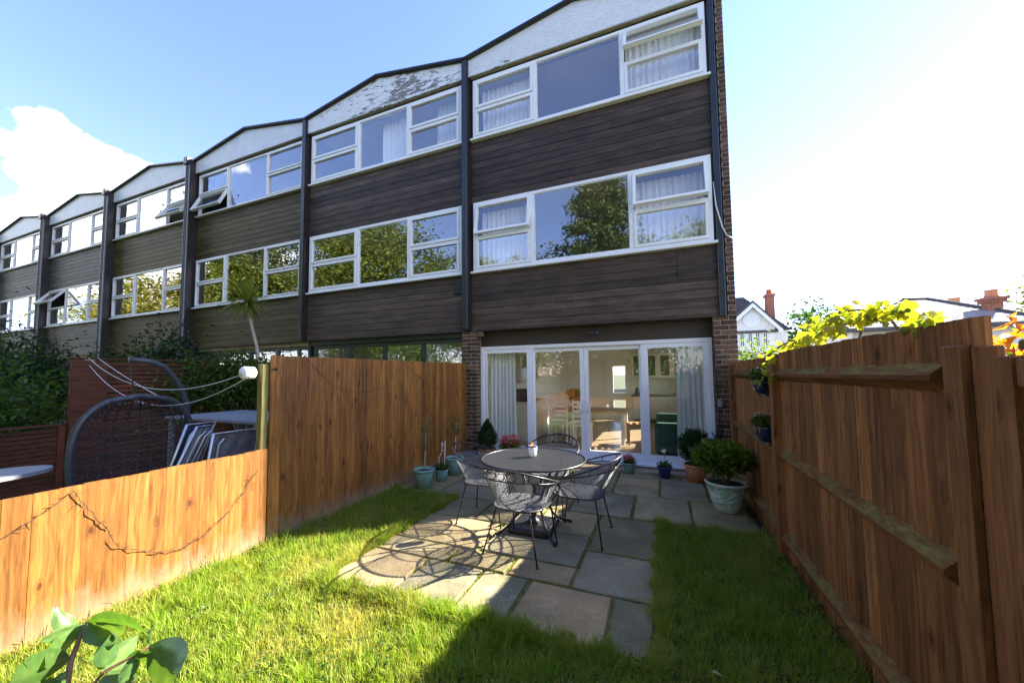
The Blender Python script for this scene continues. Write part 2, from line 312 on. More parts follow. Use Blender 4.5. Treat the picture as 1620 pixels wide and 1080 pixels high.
# ------------------------------------------------------------------ mesh helpers
class MB:
    def __init__(s): s.v = []; s.f = []
    def add(s, vs, fs):
        o = len(s.v); s.v += [tuple(p) for p in vs]; s.f += [tuple(i+o for i in f) for f in fs]; return s
    def box(s, x0, y0, z0, x1, y1, z1):
        vs = [(x0, y0, z0), (x1, y0, z0), (x1, y1, z0), (x0, y1, z0), (x0, y0, z1), (x1, y0, z1), (x1, y1, z1), (x0, y1, z1)]
        return s.add(vs, [(3, 2, 1, 0), (4, 5, 6, 7), (0, 1, 5, 4), (1, 2, 6, 5), (2, 3, 7, 6), (3, 0, 4, 7)])
    def cbox(s, x0, y0, z0, x1, y1, z1, b=.004):      # box with all edges chamfered
        cx, cy, cz = (x0+x1)/2, (y0+y1)/2, (z0+z1)/2; hx, hy, hz = abs(x1-x0)/2, abs(y1-y0)/2, abs(z1-z0)/2; b = min(b, hx*.9, hy*.9, hz*.9)
        vs = []; idx = {}
        for sx in (-1, 1):
            for sy in (-1, 1):
                for sz in (-1, 1):
                    for a in range(3):
                        h = [hx-b, hy-b, hz-b]; h[a] += b
                        idx[(sx, sy, sz, a)] = len(vs); vs.append((cx+sx*h[0], cy+sy*h[1], cz+sz*h[2]))
        fs = []
        def quad(ks, n):
            p = [Vector(vs[k]) for k in ks]; nn = (p[1]-p[0]).cross(p[2]-p[0])
            fs.append(tuple(ks) if nn.dot(Vector(n)) > 0 else tuple(reversed(ks)))
        for a in range(3):
            o = [i for i in range(3) if i != a]
            for sg in (-1, 1):
                ks = []
                for (p, q) in ((-1, -1), (1, -1), (1, 1), (-1, 1)):
                    k = [0, 0, 0]; k[a] = sg; k[o[0]] = p; k[o[1]] = q; ks.append(idx[(*k, a)])
                n = [0, 0, 0]; n[a] = sg; quad(ks, n)
            for p in (-1, 1):
                for q in (-1, 1):
                    k1 = [0, 0, 0]; k2 = [0, 0, 0]
                    k1[o[0]] = k2[o[0]] = p; k1[o[1]] = k2[o[1]] = q; k1[a] = -1; k2[a] = 1
                    n = [0, 0, 0]; n[o[0]] = p; n[o[1]] = q
                    quad([idx[(*k1, o[0])], idx[(*k2, o[0])], idx[(*k2, o[1])], idx[(*k1, o[1])]], n)
        for sx in (-1, 1):
            for sy in (-1, 1):
                for sz in (-1, 1):
                    ks = [idx[(sx, sy, sz, a)] for a in range(3)]; p = [Vector(vs[k]) for k in ks]
                    fs.append(tuple(ks) if (p[1]-p[0]).cross(p[2]-p[0]).dot(Vector((sx, sy, sz))) > 0 else tuple(reversed(ks)))
        return s.add(vs, fs)
    def prism(s, prof, a, b):       # prof: list of (u,w) offsets placed by callables a,b -> two end loops
        n = len(prof); vs = [a(*p) for p in prof] + [b(*p) for p in prof]
        return s.add(vs, [tuple(range(n))[::-1], tuple(range(n, 2*n))] + [(i, (i+1) % n, n+(i+1) % n, n+i) for i in range(n)])
    def tube(s, pts, r, n=6, cap=True, closed=False):
        pts = [Vector(p) for p in pts]; m = len(pts); rs = r if isinstance(r, (list, tuple)) else [r]*m
        vs = []; up = None
        for i, p in enumerate(pts):
            if closed: t = pts[(i+1) % m]-pts[i-1]
            else: t = pts[min(i+1, m-1)]-pts[max(i-1, 0)]
            t.normalize()
            if up is None:
                up = Vector((0, 0, 1)) if abs(t.z) < .9 else Vector((1, 0, 0))
            a = (up - t*up.dot(t)); a.normalize(); b = t.cross(a); up = a
            for k in range(n):
                w = 2*math.pi*k/n; vs.append(p + (a*math.cos(w)+b*math.sin(w))*rs[i])
        fs = []
        rng = m if closed else m-1
        for i in range(rng):
            j = (i+1) % m
            for k in range(n): fs.append((i*n+k, i*n+(k+1) % n, j*n+(k+1) % n, j*n+k))
        if cap and not closed: fs += [tuple(range(n))[::-1], tuple((m-1)*n+k for k in range(n))]
        return s.add(vs, fs)
    def lathe(s, prof, c=(0, 0, 0), n=24):
        vs = []; m = len(prof)
        for (r, z) in prof:
            for k in range(n):
                w = 2*math.pi*k/n; vs.append((c[0]+r*math.cos(w), c[1]+r*math.sin(w), c[2]+z))
        fs = [(i*n+k, i*n+(k+1) % n, (i+1)*n+(k+1) % n, (i+1)*n+k) for i in range(m-1) for k in range(n)]
        fs += [tuple(range(n))[::-1], tuple((m-1)*n+k for k in range(n))]
        return s.add(vs, fs)
    def grid(s, fn, nu, nv):
        vs = [fn(i/nu, j/nv) for i in range(nu+1) for j in range(nv+1)]
        return s.add(vs, [(i*(nv+1)+j, (i+1)*(nv+1)+j, (i+1)*(nv+1)+j+1, i*(nv+1)+j+1) for i in range(nu) for j in range(nv)])
    def rot(s, M, c):
        c = Vector(c); s.v = [tuple(c + M @ (Vector(p)-c)) for p in s.v]; return s
    def build(s, name, mat, parent=None, smooth=False, origin=None):
        org = Vector(origin) if origin is not None else (wloc(parent) if parent else Vector((0, 0, 0)))
        me = bpy.data.meshes.new(name); me.from_pydata([tuple(Vector(p)-org) for p in s.v], [], s.f); me.update()
        if smooth: me.polygons.foreach_set('use_smooth', [True]*len(me.polygons))
        return link(name, me, mat, parent, org)
WL = {}
def wloc(o): return WL.get(o.name, Vector((0, 0, 0)))
def link(name, me, mat, parent=None, org=None):
    if mat and not me.materials: me.materials.append(MATS[mat])
    o = bpy.data.objects.new(name, me); COL.objects.link(o)
    org = Vector(org) if org is not None else (wloc(parent) if parent else Vector((0, 0, 0)))
    if parent: o.parent = parent; o.location = org - wloc(parent)
    else: o.location = org
    WL[o.name] = org
    return o
def tag(o, label=None, cat=None, group=None, kind=None):
    if label: o['label'] = label
    if cat: o['category'] = cat
    if group: o['group'] = group
    if kind: o['kind'] = kind
    return o
def thing(name, loc, label, cat, group=None):
    o = bpy.data.objects.new(name, None); COL.objects.link(o); o.location = loc; o.empty_display_size = .1; WL[o.name] = Vector(loc)
    return tag(o, label, cat, group)
def copy_tree(src, parent=None, loc=None, rz=None, label=None):
    c = src.copy(); COL.objects.link(c); c.parent = parent
    if loc is not None: c.location = loc
    if rz is not None: c.rotation_euler = (0, 0, rz)
    if label: c['label'] = label
    for ch in list(src.children): copy_tree(ch, c)
    return c
RNG = np.random.default_rng(11)
def leaf_mesh(name, cen, size, mat, parent=None, aspect=.5, up=.3, col=None, droop=0, dirs=None, rng=None, curl=.15):
    rng = rng or RNG; cen = np.asarray(cen, float); n = len(cen); size = np.broadcast_to(size, (n,)).reshape(n, 1)
    if dirs is None:
        d = rng.normal(size=(n, 3)); d[:, 2] = d[:, 2]*.6 - droop
    else: d = np.asarray(dirs, float) + rng.normal(size=(n, 3))*.15
    d /= np.linalg.norm(d, axis=1, keepdims=True)
    nn = rng.normal(size=(n, 3)); nn[:, 2] += up*3; sd = np.cross(d, nn); sd /= np.linalg.norm(sd, axis=1, keepdims=True)+1e-9; nn = np.cross(sd, d)
    v = np.empty((n, 4, 3)); v[:, 0] = cen; v[:, 2] = cen + d*size - nn*size*curl
    v[:, 1] = cen + d*size*.45 + sd*size*aspect*.5 + nn*size*curl*.7; v[:, 3] = cen + d*size*.45 - sd*size*aspect*.5 + nn*size*curl*.7
    if parent is not None: v -= np.array(wloc(parent))
    f = np.arange(n)[:, None]*4; tri = np.concatenate([f+[0, 1, 2], f+[0, 2, 3]], 1).reshape(-1, 3)
    me = np_mesh(name, v.reshape(-1, 3), tri)
    c = rng.random(n) if col is None else np.clip(col, 0, 1)
    a = me.attributes.new('lc', 'FLOAT', 'POINT'); a.data.foreach_set('value', np.repeat(c, 4).astype(np.float32))
    return link(name, me, mat, parent)
def np_mesh(name, v, tri):
    me = bpy.data.meshes.new(name); nv, nf = len(v), len(tri)
    me.vertices.add(nv); me.vertices.foreach_set('co', np.asarray(v, np.float32).ravel())
    me.loops.add(nf*3); me.loops.foreach_set('vertex_index', np.asarray(tri, np.int32).ravel())
    me.polygons.add(nf); me.polygons.foreach_set('loop_start', np.arange(0, nf*3, 3, dtype=np.int32)); me.polygons.foreach_set('loop_total', np.full(nf, 3, np.int32))
    me.update(calc_edges=True); return me
def blob_pts(n, c, r, rng, shell=.35):
    d = rng.normal(size=(n, 3)); d /= np.linalg.norm(d, axis=1, keepdims=True); rad = (shell+(1-shell)*rng.random((n, 1)))**.6
    return np.array(c) + d*rad*np.array(r)

# ------------------------------------------------------------------ ground
gr = MB().add([(-600, -600, -.07), (600, -600, -.07), (600, 600, -.07), (-600, 600, -.07)], [(0, 1, 2, 3)]).build('ground', 'ground_earth'); tag(gr, kind='structure')
FX0, FX1, YF, YD = -3.60, 0.97, 6.45, 6.69       # left fence face, right fence face, facade plane, door plane
lw = MB()
lw.grid(lambda u, v: (FX0-.02+u*(FX1-FX0+.06), -5.2+v*9.6, -.032+.012*math.sin(u*9+v*5)*math.sin(v*17)), 24, 50)
lawn = lw.build('lawn', 'lawn_soil', smooth=True); tag(lawn, kind='structure')
nb = MB().add([(-40, -6, -.05), (FX0-.06, -6, -.05), (FX0-.06, 6.5, -.05), (-40, 6.5, -.05)], [(0, 1, 2, 3)]).build('neighbouring_lawn', 'lawn_soil'); tag(nb, kind='structure')

sb_ = MB().box(.891, 4.38, -.068, 1.06, 6.44, -.03).build('soil_border', 'soil'); tag(sb_, kind='structure')
# paving
SLABS = [(-2.55, 2.26, -1.93, 2.82), (-1.93, 2.26, -1.40, 2.82), (-1.40, 2.26, -1.0, 2.82), (-1.0, 2.26, -.365, 2.82), (-.365, 2.26, -.085, 2.82),
         (-2.56, 2.82, -1.78, 3.10), (-1.78, 2.82, -1.22, 3.10), (-1.22, 2.82, -.69, 3.12), (-.69, 2.82, -.08, 3.46), (-.69, 3.46, -.07, 4.35),
         (-2.56, 3.10, -1.62, 3.74), (-1.62, 3.12, -.69, 3.74), (-2.54, 3.74, -2.0, 4.36), (-2.0, 3.74, -1.32, 4.36), (-1.32, 3.74, -.69, 4.36),
         (-3.56, 4.36, -2.92, 5.2), (-2.92, 4.36, -2.02, 5.2), (-2.02, 4.36, -1.08, 5.2), (-1.08, 4.36, -.36, 5.2), (-.36, 4.36, .27, 5.22), (.27, 4.36, .86, 5.22),
         (-3.56, 5.2, -2.62, 5.85), (-2.62, 5.2, -1.62, 5.85), (-1.62, 5.2, -.67, 5.85), (-.67, 5.2, -.07, 6.08), (-.07, 5.22, .52, 6.10), (.52, 5.22, .86, 6.10),
         (-3.56, 5.85, -2.9, 6.44), (-2.9, 5.85, -2.2, 6.60), (-2.2, 5.85, -1.4, 6.60), (-1.4, 5.85, -.67, 6.60), (-.67, 6.08, .22, 6.60), (.22, 6.10, .80, 6.44)]
pb = MB().box(-2.6, 2.2, -.06, -.03, 4.35, -.022).box(-3.585, 4.35, -.06, .89, 6.66, -.022)
patio = pb.build('patio', 'joint_sand'); tag(patio, kind='structure')
rs = random.Random(3)
for (x0, y0, x1, y1) in SLABS:
    g = .011; x0 += g+rs.uniform(0, .008); y0 += g+rs.uniform(0, .008); x1 -= g+rs.uniform(0, .008); y1 -= g+rs.uniform(0, .008); zt = rs.uniform(-.003, .004)
    def edge(ax, ay, bx, by, k=5): return [(ax+(bx-ax)*i/k+rs.uniform(-.004, .004), ay+(by-ay)*i/k+rs.uniform(-.004, .004)) for i in range(k)]
    ring = edge(x0, y0, x1, y0)+edge(x1, y0, x1, y1)+edge(x1, y1, x0, y1)+edge(x0, y1, x0, y0); n = len(ring); cx, cy = (x0+x1)/2, (y0+y1)/2
    vs = [(x, y, -.035) for x, y in ring]+[(x, y, zt-.008) for x, y in ring]+[(cx+(x-cx)*.975, cy+(y-cy)*.975, zt+rs.uniform(-.0015, .0015)) for x, y in ring]+[(cx, cy, zt-.001)]
    fs = [(i, (i+1) % n, n+(i+1) % n, n+i) for i in range(n)]+[(n+i, n+(i+1) % n, 2*n+(i+1) % n, 2*n+i) for i in range(n)]+[(2*n+i, 2*n+(i+1) % n, 3*n) for i in range(n)]
    o = MB().add(vs, fs).build('paving_slab', 'york_stone', patio, origin=(cx, cy, 0))

# ------------------------------------------------------------------ terraced houses
BX = [-3.535, -8.10, -12.75, -17.45, -22.30, -27.25]       # party lines
ZC, ZS1, ZW1, ZS2, ZW2, ZF, ZE, ZR = 2.50, 3.65, 5.05, 6.38, 7.62, 7.66, 8.03, 8.42
def curtain(x0, x1, z0, z1, y, label, amp=.03, waves=None, gather=.1, mat='fabric_white', group=None):
    waves = waves or max(3, int((x1-x0)/.10)); n = waves*6; ph = random.uniform(0, 6)
    def fn(off):
        def f(u, v):
            a = amp*(.75+.25*math.sin(u*7+ph))
            return (x0+(x1-x0)*u+.012*math.sin(u*31+v*3+ph), y+off+a*math.sin(u*waves*2*math.pi+ph+.6*math.sin(v*2+u*5)), z0+(z1-z0)*v)
        return f
    b = MB().grid(fn(0), n, 8).grid(fn(.006), n, 8)
    o = b.build('curtain', mat, None, True, origin=((x0+x1)/2, y, z0)); tag(o, label, 'curtain', group); return o
def frame_ring(b, x0, x1, z0, z1, w, y0, y1):
    b.box(x0, y0, z0, x0+w, y1, z1).box(x1-w, y0, z0, x1, y1, z1).box(x0+w, y0, z0, x1-w, y1, z0+w).box(x0+w, y0, z1-w, x1-w, y1, z1)
def make_window(H, x0, x1, z0, z1, m1, m2, fmat, fw=.055, open_=None, sillmat=None, tr=.5, glass='glass_window', trs=None):
    """three-bay window: split bay, fixed pane, split bay; open_ = {(bay, row): degrees}"""
    open_ = open_ or {}; y0, y1 = YF-.035, YF+.045
    b = MB(); frame_ring(b, x0, x1, z0, z1, fw, y0, y1)
    hw = fw*.62
    for mx in (m1, m2): b.box(mx-hw, y0-.004, z0+fw, mx+hw, y1, z1-fw)
    win = b.build('window', fmat, H, origin=(x0, YF, z0))
    sl = MB().cbox(x0-.05, YF-.085, z0-.042, x1+.05, YF+.02, z0-.002, .006); sl.build('sill', sillmat or fmat, win)
    bays = [(x0+fw, m1-hw, True), (m1+hw, m2-hw, False), (m2+hw, x1-fw, True)]
    for bi, (a, c, split) in enumerate(bays):
        zt = z0+fw+(z1-z0-2*fw)*tr
        rows = [(z0+fw, zt), (zt, z1-fw)] if split else [(z0+fw, z1-fw)]
        if split: MB().box(a, y0+.012, zt-.018, c, y1-.004, zt+.018).build('transom', fmat, win)
        for ri, (za, zb) in enumerate(rows):
            if split: za += .018*(ri == 1); zb -= .018*(ri == 0)
            ang = open_.get((bi, ri), 0)
            sw = fw*.85 if split else .012
            s = MB(); frame_ring(s, a+.003, c-.003, za+.003, zb-.003, sw, YF-.05 if split else YF-.02, YF+.02)
            p = MB().box(a+sw, YF-.012, za+sw, c-sw, YF-.006, zb-sw)
            if ang:
                M = Matrix.Rotation(-math.radians(ang), 3, 'X')
                s.rot(M, (0, YF-.05, zb)); p.rot(M, (0, YF-.05, zb))
            s.build('sash' if split else 'bead', fmat, win); p.build('pane', glass, win)
    return win
def shell(H, x0, x1, dark, back=True):
    """slabs, party walls and rear wall, so that rooms lie behind the panes"""
    b = MB()
    for (za, zb, ys) in ((2.47, 2.70, YD+.105), (5.22, 5.40, YF+.16), (7.68, 7.76, YF+.16)): b.box(x0+.05, ys, za, x1-.05, 13.3, zb)
    b.build('floor_slab', 'interior_wall', H)
    MB().box(x0+.06, YD-.4, -.02, x1-.06, 13.3, .04).build('ground_floor', 'interior_floor', H)
def house(i, x0, x1, label, clad, fmat, fasm, win_top, win_mid, fw=.055, fin_p=.14):
    H = thing('terraced_house', ((x0+x1)/2, YF, 0), label, 'house', 'stepped roof terrace of timber clad houses')
    wl, wr = x0+.135, x1-.135
    # backing board, cladding planks
    bk = MB()
    for (za, zb) in ((ZC+.01, ZS1-.05), (ZW1, ZS2-.05), (ZW2, ZE-.02)): bk.box(x0+.07, YF+.012, za, x1-.07, YF+.14, zb)
    bk.box(x0+.07, YF+.012, ZS1-.05, wl, YF+.14, ZW1).box(wr, YF+.012, ZS1-.05, x1-.07, YF+.14, ZW1)
    bk.box(x0+.07, YF+.012, ZS2-.05, wl, YF+.14, ZW2).box(wr, YF+.012, ZS2-.05, x1-.07, YF+.14, ZW2)
    bk.build('backing_wall', 'fin_dark', H)
    me = None
    for (za, zb, n) in ((ZC, ZS1-.045, 8), (ZW1+.004, ZS2-.045, 9)):
        hgt = (zb-za)/n
        for k in range(n):
            if me is None or k == 0:
                q = MB(); L = x1-x0-.14
                q.add([(0, 0, .002), (L, 0, .002), (L, .011, .002), (0, .011, .002), (0, .004, hgt-.004), (L, .004, hgt-.004), (L, .011, hgt-.002), (0, .011, hgt-.002), (0, -.001, .014), (L, -.001, .014)],
                      [(3, 2, 1, 0), (0, 1, 9, 8), (8, 9, 5, 4), (4, 5, 6, 7), (2, 3, 7, 6), (0, 8, 4, 7, 3), (1, 2, 6, 5, 9)])
                me = bpy.data.meshes.new('plank'); me.from_pydata(q.v, [], q.f); me.update(); me.materials.append(MATS[clad])
            link('plank', me, None, H, (x0+.07, YF+random.uniform(-.002, .002), za+k*hgt))
    MB().box(x0+.07, YF-.008, ZC-.03, x1-.07, YF+.12, ZC-.002).build('drip_board', 'soffit_brown', H)
    # gable fascia, soffit, roof
    xm = (x0+x1)/2; f = .095
    MB().prism([(x0+.03, ZF+.03), (x1-.03, ZF+.03), (x1-.03, ZE), (xm, ZR), (x0+.03, ZE)], lambda u, w: (u, YF-f, w), lambda u, w: (u, YF-f+.03, w)).build('gable_fascia', fasm, H)
    MB().box(x0+.08, YF-f+.032, ZF+.035, x1-.08, YF+.05, ZF+.06).build('soffit', 'soffit_cream', H)
    rf = MB(); t = .06
    rf.prism([(x0-.005, ZE+.003), (xm, ZR+.003), (x1+.005, ZE+.003), (x1+.005, ZE+t), (xm, ZR+t), (x0-.005, ZE+t)], lambda u, w: (u, YF-.15, w), lambda u, w: (u, 13.5, w))
    R = rf.build('roof', 'roof_felt', H)
    vg = MB(); vg.prism([(x0, ZE+.012), (xm, ZR+.012), (x1, ZE+.012), (x1, ZE+.052), (xm, ZR+.052), (x0, ZE+.052)], lambda u, w: (u, YF-.175, w), lambda u, w: (u, YF-.152, w)); vg.build('verge_trim', 'pipe_black', R)
    shell(H, x0, x1, True)
    # windows
    for cfg, (za, zb) in ((win_top, (ZS2, ZW2)), (win_mid, (ZS1, ZW1))):
        m1, m2, op = cfg; make_window(H, wl, wr, za, zb, m1, m2, fmat, fw, op)
    return H
def party(H, x, p, z0=ZC-.02, pipe=True, light=False):
    MB().box(x-.065, YF-p, z0, x+.065, 13.2, ZE-.02).build('party_wall', 'fin_dark', H)
    if z0 > 1: MB().box(x-.065, YD+.11, 0, x+.064, 13.2, z0-.002).build('party_wall', 'interior_wall', H)
    if pipe:
        b = MB().tube([(x-.02, YF-p-.05, z0-.25 if light else z0+.02), (x-.02, YF-p-.05, ZE-.12)], .036, 10)
        for z in (3.2, 4.4, 5.7, 7.0): b.tube([(x-.02, YF-p-.05, z), (x-.02, YF-p-.05, z+.05)], .046, 10)
        b.cbox(x-.10, YF-p-.12, ZE-.16, x+.08, YF-p+.02, ZE+.06, .015)
        b.build('downpipe', 'pipe_black', H)
        if light: MB().tube([(x+.045, YF-p-.03, z0), (x+.045, YF-p-.03, ZE-.15)], .02, 8).build('waste_pipe', 'grey_slat', H)
    else:
        MB().cbox(x-.068, YF-p-.022, z0+.02, x+.05, YF-p-.002, ZE+.03, .006).build('cover_board', 'pipe_black', H)

def house_bays(x0, x1, fa=.316, fb=.687): return x0+.135+(x1-x0-.27)*fa, x0+.135+(x1-x0-.27)*fb
# end house, nearest: its windows were measured
X1E = 0.965
H1 = house(0, BX[0], X1E, 'end house of the terrace, with white sliding patio doors and a brick corner', 'clad_dark', 'upvc', 'fascia_worn',
           (-2.075, -.465, {(2, 1): 28}), (-2.16, -.385, {(0, 1): 9, (2, 1): 13}))
party(H1, BX[0], .13, pipe=False)
MB().cbox(.865, YF-.06, 2.46, .955, YF-.002, ZE, .008).build('corner_board', 'pipe_black', H1)
H2 = house(1, BX[1], BX[0], 'second house of the terrace, white framed, with badly peeling gable paint and green folding doors', 'clad_dark', 'upvc', 'fascia_peeling',
           (-6.44, -5.02, {}), (-6.42, -4.98, {}))
party(H2, BX[1], .13, pipe=False)
m = [house_bays(BX[k+1], BX[k]) for k in range(5)]
H3 = house(2, BX[2], BX[1], 'third house of the terrace, olive brown boards, behind the spiky cabbage palm', 'clad_olive', 'timber_white', 'fascia_clean', (*m[1], {(0, 0): 24}), (*m[1], {}), .042)
H4 = house(3, BX[3], BX[2], 'fourth house of the terrace, with one lower top-floor sash propped wide open', 'clad_olive', 'timber_white', 'fascia_clean', (*m[2], {(2, 0): 32}), (*m[2], {}), .042)
H5 = house(4, BX[4], BX[3], 'fifth house of the terrace, boards coloured grey for sky sheen, with an open middle-floor vent window', 'clad_grey', 'timber_white', 'fascia_clean', (*m[3], {}), (*m[3], {(0, 1): 36}), .042)
H6 = house(5, BX[5], BX[4], 'sixth house of the terrace, grey boards and every window shut', 'clad_grey', 'timber_white', 'fascia_clean', (*m[4], {}), (*m[4], {}), .042)
for H, x in ((H3, BX[2]), (H4, BX[3]), (H5, BX[4]), (H6, BX[5])): party(H, x, .22, z0=0, light=True)
# rear walls
for H, x0, x1 in ((H2, BX[1], BX[0]), (H3, BX[2], BX[1]), (H4, BX[3], BX[2]), (H5, BX[4], BX[3]), (H6, BX[5], BX[4])):
    MB().box(x0+.07, 13.1, 0, x1-.07, 13.3, ZE-.05).build('rear_wall', 'interior_wall', H)
    xs = [x0+.2+(x1-x0-.4)*k/4 for k in range(5)]
    fr = MB(); frame_ring(fr, x0+.07, x1-.07, 0.02, 2.36, .07, YD-.03, YD+.04)
    for q in xs[1:4]: fr.box(q-.05, YD-.035, .09, q+.05, YD+.04, 2.29)
    D = fr.build('folding_door', 'green_frame', H)
    for k in range(4): MB().box(xs[k]+(.06 if k else -.05), YD-.004, .1, xs[k+1]-(.06 if k < 3 else -.05), YD+.004, 2.28).build('pane', 'glass_window', D)
    MB().box(x0+.07, YF+.14, 2.37, x1-.07, YD+.10, 2.468).build('door_head', 'green_frame' if H is H2 else 'soffit_cream', H)
vent = MB().cbox(-3.86, YF-.03, 3.24, -3.66, YF-.003, 3.52, .006)
for k in range(6): vent.box(-3.85, YF-.036, 3.26+k*.042, -3.67, YF-.03, 3.285+k*.042)
vent.build('vent_cover', 'plastic_black', H2)
MB().box(.30, YF-.012, 3.10, .80, YF-.003, 3.58).build('access_panel', 'clad_dark', H1)

# brick corner and piers of the end house, bricks laid one by one
wb = MB().box(.80, YF+.02, -.05, 1.082, 8.0, ZC-.03).box(.80, 12.4, -.05, 1.082, 13.3, ZC-.03).box(.80, 8.0, -.05, 1.082, 12.4, 1.0).box(.80, 8.0, 2.15, 1.082, 12.4, ZC-.03); wb.box(.98, YF+.02, ZC-.03, 1.082, 13.3, ZE+.10); wb.build('flank_wall', 'brick_wall', H1)
MB().box(-3.69, YF+.008, -.05, -3.378, YD+.10, ZC-.032).build('mortar_bed', 'mortar', H1); pr = MB(); pr.box(.773, YF+.008, -.05, 1.08, YF+.018, ZC-.032); pr.box(.985, YF+.008, ZC-.032, 1.08, YF+.018, ZE+.09); pr.build('mortar_bed', 'mortar', H1)
def brick_me(L, D=.1025):
    b = MB().cbox(0, 0, 0, L, D, .065, .004); me = bpy.data.meshes.new('brick'); me.from_pydata(b.v, [], b.f); me.update(); me.materials.append(MATS['brick_brown']); return me
BS, BH, BT = brick_me(.215), brick_me(.1025), brick_me(.09)
for k in range(33):
    z = -.005+k*.0755
    for (xa) in (-3.695, .765):
        a, b_ = (BS, BH) if k % 2 == 0 else (BH, BS)
        j = random.uniform(-.0015, .0015)
        link('brick', a, None, H1, (xa, YF+j, z)); link('brick', b_, None, H1, (xa+(.225 if k % 2 == 0 else .1125), YF+j, z))
    q = BH if k % 2 else BH
    link('brick', BH, None, H1, (-3.4725, YF+.1125, z))
for k in range(33, 108):
    z = -.005+k*.0755
    if z+.07 < ZE+.1: link('brick', BH if k % 2 else BT, None, H1, (.9875 if k % 2 else 1.0, YF+random.uniform(-.002, .002), z))
MB().cbox(-3.36, YF-.0, 2.36, -3.24, YF+.12, 2.455, .006).build('lamp_block', 'bark', H1)
MB().box(-3.38, YD+.0, 2.17, .79, YD+.1, ZC-.03).build('door_lintel', 'soffit_brown', H1)
MB().box(-3.38, YF+.125, ZC-.045, .79, YD-.002, ZC-.033).build('jetty_soffit', 'soffit_brown', H1)
# sliding patio doors
DX = [-3.37, -3.22, -2.37, -2.26, -1.39, -1.29, -1.21, -.32, -.24, .61, .71]
fr = MB(); frame_ring(fr, -3.372, .765, .10, 2.165, .06, YD-.04, YD+.09)
fr.box(DX[2]+.0, YD-.02, .16, DX[3], YD+.07, 2.105).box(DX[7], YD-.02, .16, DX[8], YD+.07, 2.105)
PD = fr.build('patio_door', 'upvc', H1)
MB().cbox(-3.38, YD-.13, .055, .775, YD+.05, .098, .008).cbox(-3.38, YD-.06, .0981, .775, YD-.042, .13, .004).build('sill', 'upvc', PD)
MB().box(-3.37, YD-.055, -.03, .765, YD+.08, .053).build('plinth', 'brick_wall', H1)
for (a, c, yy) in ((-3.312, -2.315, YD-.005), (-2.315, -1.302, YD+.035), (-1.298, -.28, YD+.035), (-.28, .705, YD-.005)):
    s = MB(); frame_ring(s, a, c, .162, 2.104, .075, yy-.02, yy+.025); s.build('door_leaf', 'upvc', PD)
    MB().box(a+.075, yy-.003, .237, c-.075, yy+.003, 2.03).build('pane', 'glass_door', PD)
for sx in (-1.345, -1.255):
    sg = -1 if sx < -1.3 else 1
    MB().tube([(sx, YD+.015, 1.12), (sx+sg*.0, YD-.035, 1.11), (sx-sg*-.03*1, YD-.05, 1.05), (sx+sg*.03, YD-.05, .99), (sx, YD-.035, .93), (sx, YD+.015, .92)], .012, 8).build('door_handle', 'upvc', PD, True)
# rear wall of the end house with a glazed door and a kitchen window
rw = MB()
for (xa, xb, za, zb) in ((-3.47, -1.75, 0, 8), (-.95, .80, 0, 8), (-1.75, -.95, 2.05, 8)): rw.box(xa, 13.1, za, xb, 13.3, zb)
rw.build('rear_wall', 'interior_wall', H1)
rd = MB(); frame_ring(rd, -1.75, -.95, .04, 2.05, .2, 13.14, 13.2); rd.box(-1.55, 13.15, .7, -1.15, 13.19, .95)
RD = rd.build('rear_door', 'rear_door', H1); MB().box(-1.55, 13.165, .24, -1.15, 13.172, 1.85).build('pane', 'glass_door', RD)
MB().box(-3.47, YD+.1, .04, -3.42, 13.1, 2.42).build('inner_wall', 'interior_wall', H1)
MB().box(.745, YD+.1, .04, .798, 8.0, 2.46).box(.745, 12.4, .04, .798, 13.1, 2.46).box(.745, 8.0, .04, .798, 12.4, 1.0).box(.745, 8.0, 2.15, .798, 12.4, 2.46).build('inner_wall', 'interior_wall', H1)
fw_ = MB().box(.93, 8.0, 1.0, .99, 8.06, 2.15).box(.93, 12.34, 1.0, .99, 12.4, 2.15).box(.93, 8.06, 1.0, .99, 12.34, 1.06).box(.93, 8.06, 2.09, .99, 12.34, 2.15).build('added_side_window', 'upvc', H1); MB().box(.957, 8.06, 1.06, .963, 12.34, 2.09).build('pane', 'glass_door', fw_)  # unseen window, added so sunlight brightens the room behind the patio doors

# ------------------------------------------------------------------ curtains and rooms
yc = YF+.22
curtain(-3.33, -2.13, ZS2+.02, ZW2-.10, yc, 'pale gathered curtain in the top-floor window beside the dark party strip, end house')
curtain(-.43, .80, ZS2+.02, ZW2-.12, yc, 'pale gathered curtain behind the tilted-open top-floor window by the brick corner')
curtain(-3.33, -2.2, ZS1+.02, ZW1-.12, yc, 'pale gathered curtain in the middle-floor window beside the dark party strip, end house')
curtain(-.34, .80, ZS1+.02, ZW1-.12, yc, 'pale gathered curtain in the middle-floor window by the brick corner')
curtain(-5.95, -5.15, ZS2+.02, ZW2-.05, yc+.05, 'wide pale curtain in the middle pane under the peeling gable', .04)
curtain(-4.45, -3.75, ZS2+.02, ZW2-.05, yc+.05, 'pale curtain pulled aside in the split window under the peeling gable', .04)
curtain(-3.28, -2.72, .05, 2.12, YD+.24, 'long cream curtain drawn back behind the patio door beside the terracotta pot', .035, 7)
curtain(.22, .66, .05, 2.12, YD+.24, 'long cream curtain bunched behind the patio door beside the round shrub', .04, 6)
